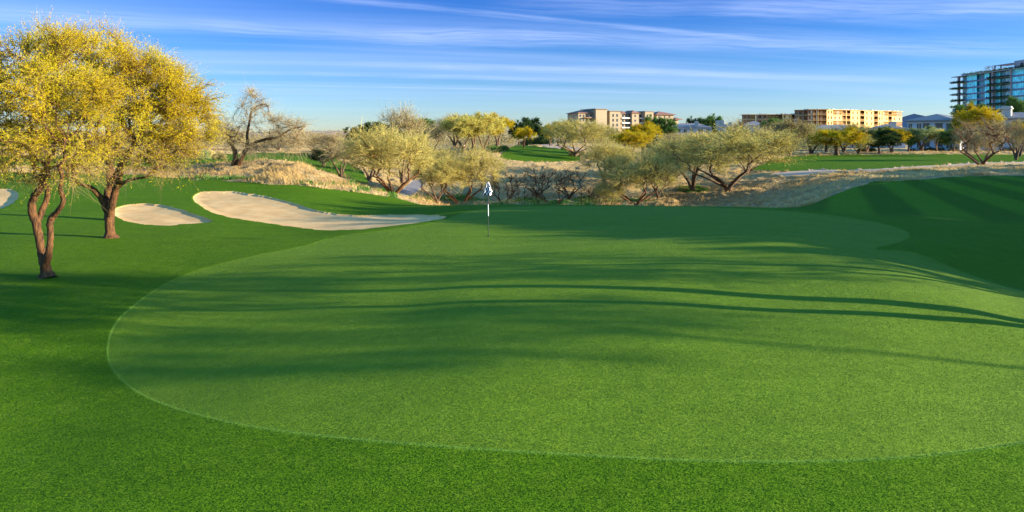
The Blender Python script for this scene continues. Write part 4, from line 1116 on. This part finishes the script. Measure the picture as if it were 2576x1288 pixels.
# --- glass tower
f = Frame(2405, 405, -90)
root = empty('glass_tower', f.p(0, 0, 0))
FH = 3.62; ZT = 40.2; NF = 11
def U(px): return f.u(px)
b = MB(); f.box(b, U(2432), U(2640), 1.6, 26, 0, ZT - .6); f.box(b, U(2412), U(2432), 4.0, 26, 0, ZT - .6); b.build('core_wall', M_teald, root)
b = MB(); f.box(b, -2.2, U(2640), -1.6, 27, ZT - .35, ZT); b.build('roof', M_conc, root)
for p0, p1 in ((2411.5, 2414.5), (2497, 2501), (2544, 2547)):
    b = MB(); f.box(b, U(p0), U(p1), -.8, .4, 0, ZT - .36); b.build('column', M_conc, root)
for k in range(NF):
    z1 = ZT - k * FH - .36; z0 = z1 - FH + .36
    if z0 < 0: break
    # floor slabs and spandrels
    s_l = MB()
    f.box(s_l, -2.0 + .6 * (k % 2), U(2432), -1.4 - .3 * (k % 3), 4, z0 - .34, z0 - .02)
    s_l.build('balcony_slab', M_conc, root)
    s_l = MB(); f.box(s_l, U(2488), U(2544), -1.5, 1.6, z0 - .34, z0 - .02); s_l.build('balcony_slab', M_conc, root)
    sp = MB(); f.box(sp, U(2432), U(2488), -.1, 1.5, z0 - .62, z0 + .28); sp.build('spandrel', M_steelb, root); sp = MB(); f.box(sp, U(2547), U(2640), -.1, 1.5, z0 - .62, z0 + .28); sp.build('spandrel', M_steelb, root)
    for p0, p1, v, mt in ((2414.6, 2431.8, 1.6, M_tealp), (2433, 2457, 0, M_teal), (2457.1, 2476.9, .9, M_teald), (2477, 2488, 0, M_teal), (2501.2, 2512, .9, M_teal),
                          (2512.1, 2526, 1.4, M_teald), (2526.1, 2543.8, .9, M_tealp), (2547.2, 2640, 0, M_teal)):
        g = MB(); f.box(g, U(p0), U(p1), v, v + .3, z0 + .29, z1 - .28 if k else z1 - .01)
        w1 = g.build('window', mt, root)
        m_ = MB(); n_ = max(2, int((U(p1) - U(p0)) / 1.5))
        for i in range(1, n_):
            uu = U(p0) + (U(p1) - U(p0)) * i / n_; f.box(m_, uu - .05, uu + .05, v - .06, v - .003, z0 + .3, z1 - .3)
        m_.build('mullion', M_steelb, w1)
b = MB(); f.box(b, U(2537), U(2640), 3, 18, ZT + .003, ZT + 4.6); b.build('penthouse', M_conc, root)
b = MB(); f.box(b, U(2553), U(2560), 2.9, 3.2, ZT + .6, ZT + 3.1); b.build('penthouse_opening', M_black, root)
b = MB(); f.box(b, U(2492), U(2537) - .01, 1.5, 9, ZT + 3.3, ZT + 3.55)
for p_ in (2493, 2508): f.box(b, U(p_), U(p_) + .5, 1.8, 2.3, ZT + .003, ZT + 3.297)
b.build('pergola', M_steelb, root)
b = MB(); f.box(b, U(2416), U(2424), .5, .6, ZT + .003, ZT + 1.2); b.build('glass_rail', M_tealp, root)
def leafmass(P, spread, size, n_, mats):
    N = len(P) * n_
    c = np.repeat(P, n_, 0) + rng.normal(0, 1, (N, 3)) * np.asarray(spread)
    a = nrm(rng.normal(0, 1, (N, 3))) * size; b = nrm(np.cross(a, rng.normal(0, 1, (N, 3)))) * size * .6
    v = np.stack([c - a, c - b, c + a, c + b], 1).reshape(-1, 3)
    return mesh_np('leaves', v, np.arange(N * 4).reshape(-1, 4), mats, tint=np.repeat(rng.random(N), 4))
def plants(name, pts, spread, size, n_, mat, parent):
    P = np.array(pts) - np.array(parent.location)
    return link(name, leafmass(P, spread, size, n_, [mat]), parent)
for k in range(1, 8):
    z = ZT - k * FH + .1
    pts = [f.p(u, -1.2 - .3 * (k % 3), z) for u in np.linspace(-2.0, U(2431), 20)]
    plants('balcony_plants', pts, (.5, .5, .32), .28, 26, LEAF['dark'], root)
    pts = [f.p(u, -1.2, z) for u in np.linspace(U(2489), U(2543), 30)]
    plants('balcony_plants', pts, (.5, .6, .34), .28, 24, LEAF['dark'], root)
plants('roof_plants', [f.p(u, 1.5, ZT + .6) for u in np.linspace(U(2420), U(2600), 46)], (.9, .7, .5), .32, 40, LEAF['dark'], root)
tag(root, 'tall glass tower with teal windows and planted balconies at the right edge', 'building', G_B)
x_, y_, z_ = f.p(U(2478), 3, ZT)
(mt_, mc_) = master_meshes(('bare', 1), 'bare', False)
tr = empty('rooftop_tree', (x_, y_, z_)); H_, W_ = DIM[('bare', 1)]; tr.scale = (4.2 / W_ * 1.3, 4.2 / W_ * 1.3, 4.4 / H_)
link('trunk', mt_, tr); link('crown', mc_, tr); tag(tr, 'small leafless tree on the roof of the glass tower', 'tree')

# --- hedges, railing and far flag by the condominiums
HL = ['dark clipped hedge below the upper gallery, left of the neat yellow green tree', 'dark clipped hedge between the neat yellow green tree and the smaller one', 'dark clipped hedge left of the bare tree on the dirt', 'dark clipped hedge at the right edge, behind the railing']
for (p0, p1, Y), lab in zip(((2284, 2318, 172), (2322, 2376, 171), (2386, 2412, 168), (2520, 2610, 160)), HL):
    x0, y0, z0 = at(p0, Y); x1, y1, z1 = at(p1, Y); L = x1 - x0
    h_ = empty('hedge', ((x0 + x1) / 2, Y, min(z0, z1)))
    b = MB(); fr = Frame(p0, Y, 0); fr.box(b, .2, L - .2, -.35, .35, min(z0, z1) - .2, min(z0, z1) + .6); b.build('branches', M_barkd, h_)
    pts = [(x0 + rng.uniform(0, L), Y + rng.uniform(-.45, .45), min(z0, z1) + rng.uniform(.05, .9)) for _ in range(int(L * 16))]
    plants('foliage', pts, (.12, .12, .10), .10, 12, LEAF['dark'], h_)
    tag(h_, lab, 'hedge', 'hedges in front of the grey condominiums')
x0, y0, z0 = at(2470, 164); rl = empty('metal_railing', (x0, y0, z0)); b = MB(); fr = Frame(2470, 164, 0); L = fr.u(2620)
for i in range(int(L / .3)): fr.box(b, i * .3, i * .3 + .04, 0, .04, z0 - .1, z0 + 1.15)
for zz in (.12, 1.16): fr.box(b, 0, L, -.01, .05, z0 + zz, z0 + zz + .05)
b.build('bars', M_steel, rl); tag(rl, 'thin dark metal railing in front of the condominium at the right edge', 'railing')

# --- flagsticks
def tube_obj(name, pts, rad, sides, mat, parent):
    t = Tubes(); t.add(pts, rad, sides); v, q = t.get()
    return link(name, mesh_np(name, v, q, [mat], smooth=True), parent)
def flagstick(px, Y, label, s=1.0, checker=True, drape=1.0):
    x, y, z = at(px, Y); root = empty('flagstick', (x, y, z))
    H = 2.16 * s; r = .014 * s * (1 if checker else 2.0)
    cuts = [(-.12, .79, M_black), (.79, 1.25, M_white), (1.25, 1.63, M_black), (1.63, 2.14, M_white)]
    for a, b_, mt in cuts: tube_obj('pole_band', [(0, 0, a * s), (-.004, 0, (a + b_) / 2 * s), (-.008, 0, b_ * s)], [r] * 3, 10, mt, root)
    th = np.linspace(0, 2 * math.pi, 9)[:-1]
    tube_obj('cap', [(-.008, 0, 2.14 * s), (-.008, 0, 2.17 * s), (-.008, 0, 2.19 * s)], [r * 1.5, r * 1.3, .002], 8, M_black, root)
    # the hole
    c = Tubes(); c.add([(0, 0, .012), (0, 0, -.1), (0, 0, -.1001)], [.054, .054, .001], 20); v, q = c.get()
    link('cup', mesh_np('cup', v, q, [M_black]), root)
    # flag hanging limp in folds: a skirt that widens downwards
    nu, nv = 36, 22; vv = []; 
    for j in range(nv + 1):
        t = j / nv
        for i in range(nu + 1):
            w_ = i / nu
            fold = math.sin(w_ * 9.5 + t * 1.2) * .055 * (.3 + t)
            xx = (-.19 + .37 * w_) * (.10 + .95 * t ** .75) - .01
            yy = -.03 - fold - .06 * math.sin(w_ * math.pi) * t
            zz = 2.12 - .53 * t * (1 - .10 * w_) + .02 * math.sin(w_ * 7) * t
            vv.append((xx * s, yy * s, zz * s))
    fq, mi = [], []
    for j in range(nv):
        for i in range(nu):
            a = j * (nu + 1) + i; fq.append((a, a + 1, a + nu + 2, a + nu + 1))
            mi.append((int(i / nu * 5 + j / nv * .8) + int(j / nv * 5)) % 2 if checker else 0)
    me = mesh_np('flag', vv, fq, [M_flagw, M_flagk], mi=mi, smooth=True)
    o = link('flag', me, root); sm = o.modifiers.new('thick', 'SOLIDIFY'); sm.thickness = .004
    tag(root, label, 'flagstick')
def cloth(name, c):
    m, t, p = principled(name, .8, .1); pos = t.n('ShaderNodeTexCoord').outputs['Object']
    t.l(t.mix(t.noise(pos, 20, 3, .5), tuple(v * .9 for v in c), c), p.inputs['Base Color']); return m
M_flagw = cloth('white_flag_cloth', (0.82, 0.82, 0.84)); M_flagk = cloth('black_flag_cloth', (0.012, 0.013, 0.018))
flagstick(1228.5, 26.6, 'golf flagstick with a limp black and white checkered flag on the green')
flagstick(2424.5, 150, 'distant golf flagstick with a white flag before the condominiums', 1.05, False)

# --- far hills
def ridge(px_y, Y, depth, name='hills'):
    vs, fs = [], []; n_ = len(px_y); rows = 7
    for i, (px, py) in enumerate(px_y):
        X = (px - 1288) / F * Y; h = CAMZ - (py - HY) * Y / F
        for r_ in range(rows):
            t = r_ / (rows - 1) * 2 - 1
            vs.append((X + rng.normal(0, 10) * abs(t), Y + t * depth, max(-5, h * (1 - abs(t) ** 1.1) + rng.normal(0, h * .05) * (abs(t) < .9) * (abs(t) > .01))))
    q = [(i * rows + r_, (i + 1) * rows + r_, (i + 1) * rows + r_ + 1, i * rows + r_ + 1) for i in range(n_ - 1) for r_ in range(rows - 1)]
    tag(link(name, mesh_np(name, vs, q, [M_hill], smooth=False)), kind='structure')
M_hill = simple('hill_rock', (0.20, 0.17, 0.19), .95, .05, .2, .004, .0)
def dens(pl, k=6):
    out = []
    for (a, b), (c, d) in zip(pl[:-1], pl[1:]):
        for i in range(k): t = i / k; out.append((a + (c - a) * t, b + (d - b) * t + rng.normal(0, .35)))
    return out + [pl[-1]]
ridge(dens([(2180, 336), (2240, 318), (2262, 308), (2275, 303), (2288, 292), (2299, 286), (2308, 289), (2318, 294), (2335, 301), (2380, 312), (2460, 322), (2600, 332), (2750, 340)]), 7000, 1400)
ridge(dens([(-300, 334), (100, 330), (300, 333), (500, 329), (640, 333), (760, 332), (815, 330), (850, 329), (880, 332), (930, 336), (1000, 341)]), 9000, 1500)

# --- far woods closing the view beyond the course
for (pa, pb, Ya, Yb, ty) in ((-200, 1300, 200, 300, 334), (1440, 2120, 185, 270, 342)):
    N_ = 900; pp = rng.uniform(pa, pb, N_); YY = rng.uniform(Ya, Yb, N_)
    P = []
    for p_, Y_ in zip(pp, YY):
        hh = CAMZ - (ty - HY) * Y_ / F; g_ = gz((p_ - 1288) / F * Y_, Y_)
        hh += vnoise(np.array([p_ * .035]), np.array([Y_ * .02]), 50)[0] * 2.6
        for k_ in range(3): P.append(((p_ - 1288) / F * Y_ + rng.normal(0, .8), Y_ + rng.normal(0, .8), g_ + max(.5, (hh - g_)) * rng.uniform(.05, 1)))
    tag(link('far_wood', leafmass(np.array(P), (1.3, 1.3, .7), .20, 30, [LEAF['olive']])), 'mass of olive brown scrub woods beyond the course', 'woods', kind='stuff')

# --- low desert shrubs
SHR = [(508, 98, 'green grey desert shrub left of the forked tree on the mound', 'palegreen', 1.5, 2.4), (528, 104, 'tan desert shrub beyond the left fairway', 'bare', 1.3, 2.2), (552, 100, 'olive desert shrub just left of the forked tree', 'olive', 1.6, 2.6),
       (480, 106, 'dry desert shrub near the golden crown', 'bare', 1.5, 2.6), (1107, 118, 'dark low bush at the left foot of the straw hill', 'dark', 1.6, 3.0), (1255, 124, 'bright green bush at the edge of the far green', 'green', .9, 2.4),
       (1268, 128, 'bright green bush hugging the bank above the far green', 'green', .8, 2.2), (1419, 150, 'small round olive shrub beside the far path', 'olive', 1.0, 1.3), (1437, 128, 'tan shrub under the large round pale tree', 'bare', 1.1, 1.2),
       (1466, 127, 'tan shrub right of the round pale tree trunk', 'bare', 1.0, 1.3), (1340, 190, 'dark low hedge like bush behind the far tee', 'dark', 2.6, 8), (1366, 185, 'wide dark bush right of the far tee path', 'dark', 2.8, 7),
       (1600, 170, 'dark bush between the yellow trees and the condominiums', 'dark', 3.2, 6), (1640, 175, 'dark bush at the corner of the leftmost condominium', 'dark', 3.6, 7), (2180, 165, 'dark low bush behind the far fairway', 'dark', 1.6, 5)]
for px, Y, lab, kd, h_, w_ in SHR:
    x, y, z = at(px, Y); root = empty('desert_shrub', (x, y, z - .1))
    n_ = 60 if w_ < 4 else 130
    d = nrm(rng.normal(0, 1, (n_, 3))); d[:, 2] = np.abs(d[:, 2])
    P = d * np.array([w_ / 2, min(w_ / 2, 1.6), h_]) * (rng.random((n_, 1)) ** .4) * .88
    link('foliage', leafmass(P, (.12 * w_ / 2, .12, .10), .075 if w_ < 4 else .13, 40, [LEAF[kd]]), root)
    t = Tubes()
    for i in range(9):
        e = P[rng.integers(n_)] * .8; t.add([(0, 0, -.1), tuple(e * .5 + np.array([0, 0, .05])), tuple(e)], [.04, .025, .008], 5)
    v, q = t.get(); link('stems', mesh_np('stems', v, q, [M_barkd], smooth=True), root)
    tag(root, lab, 'shrub')
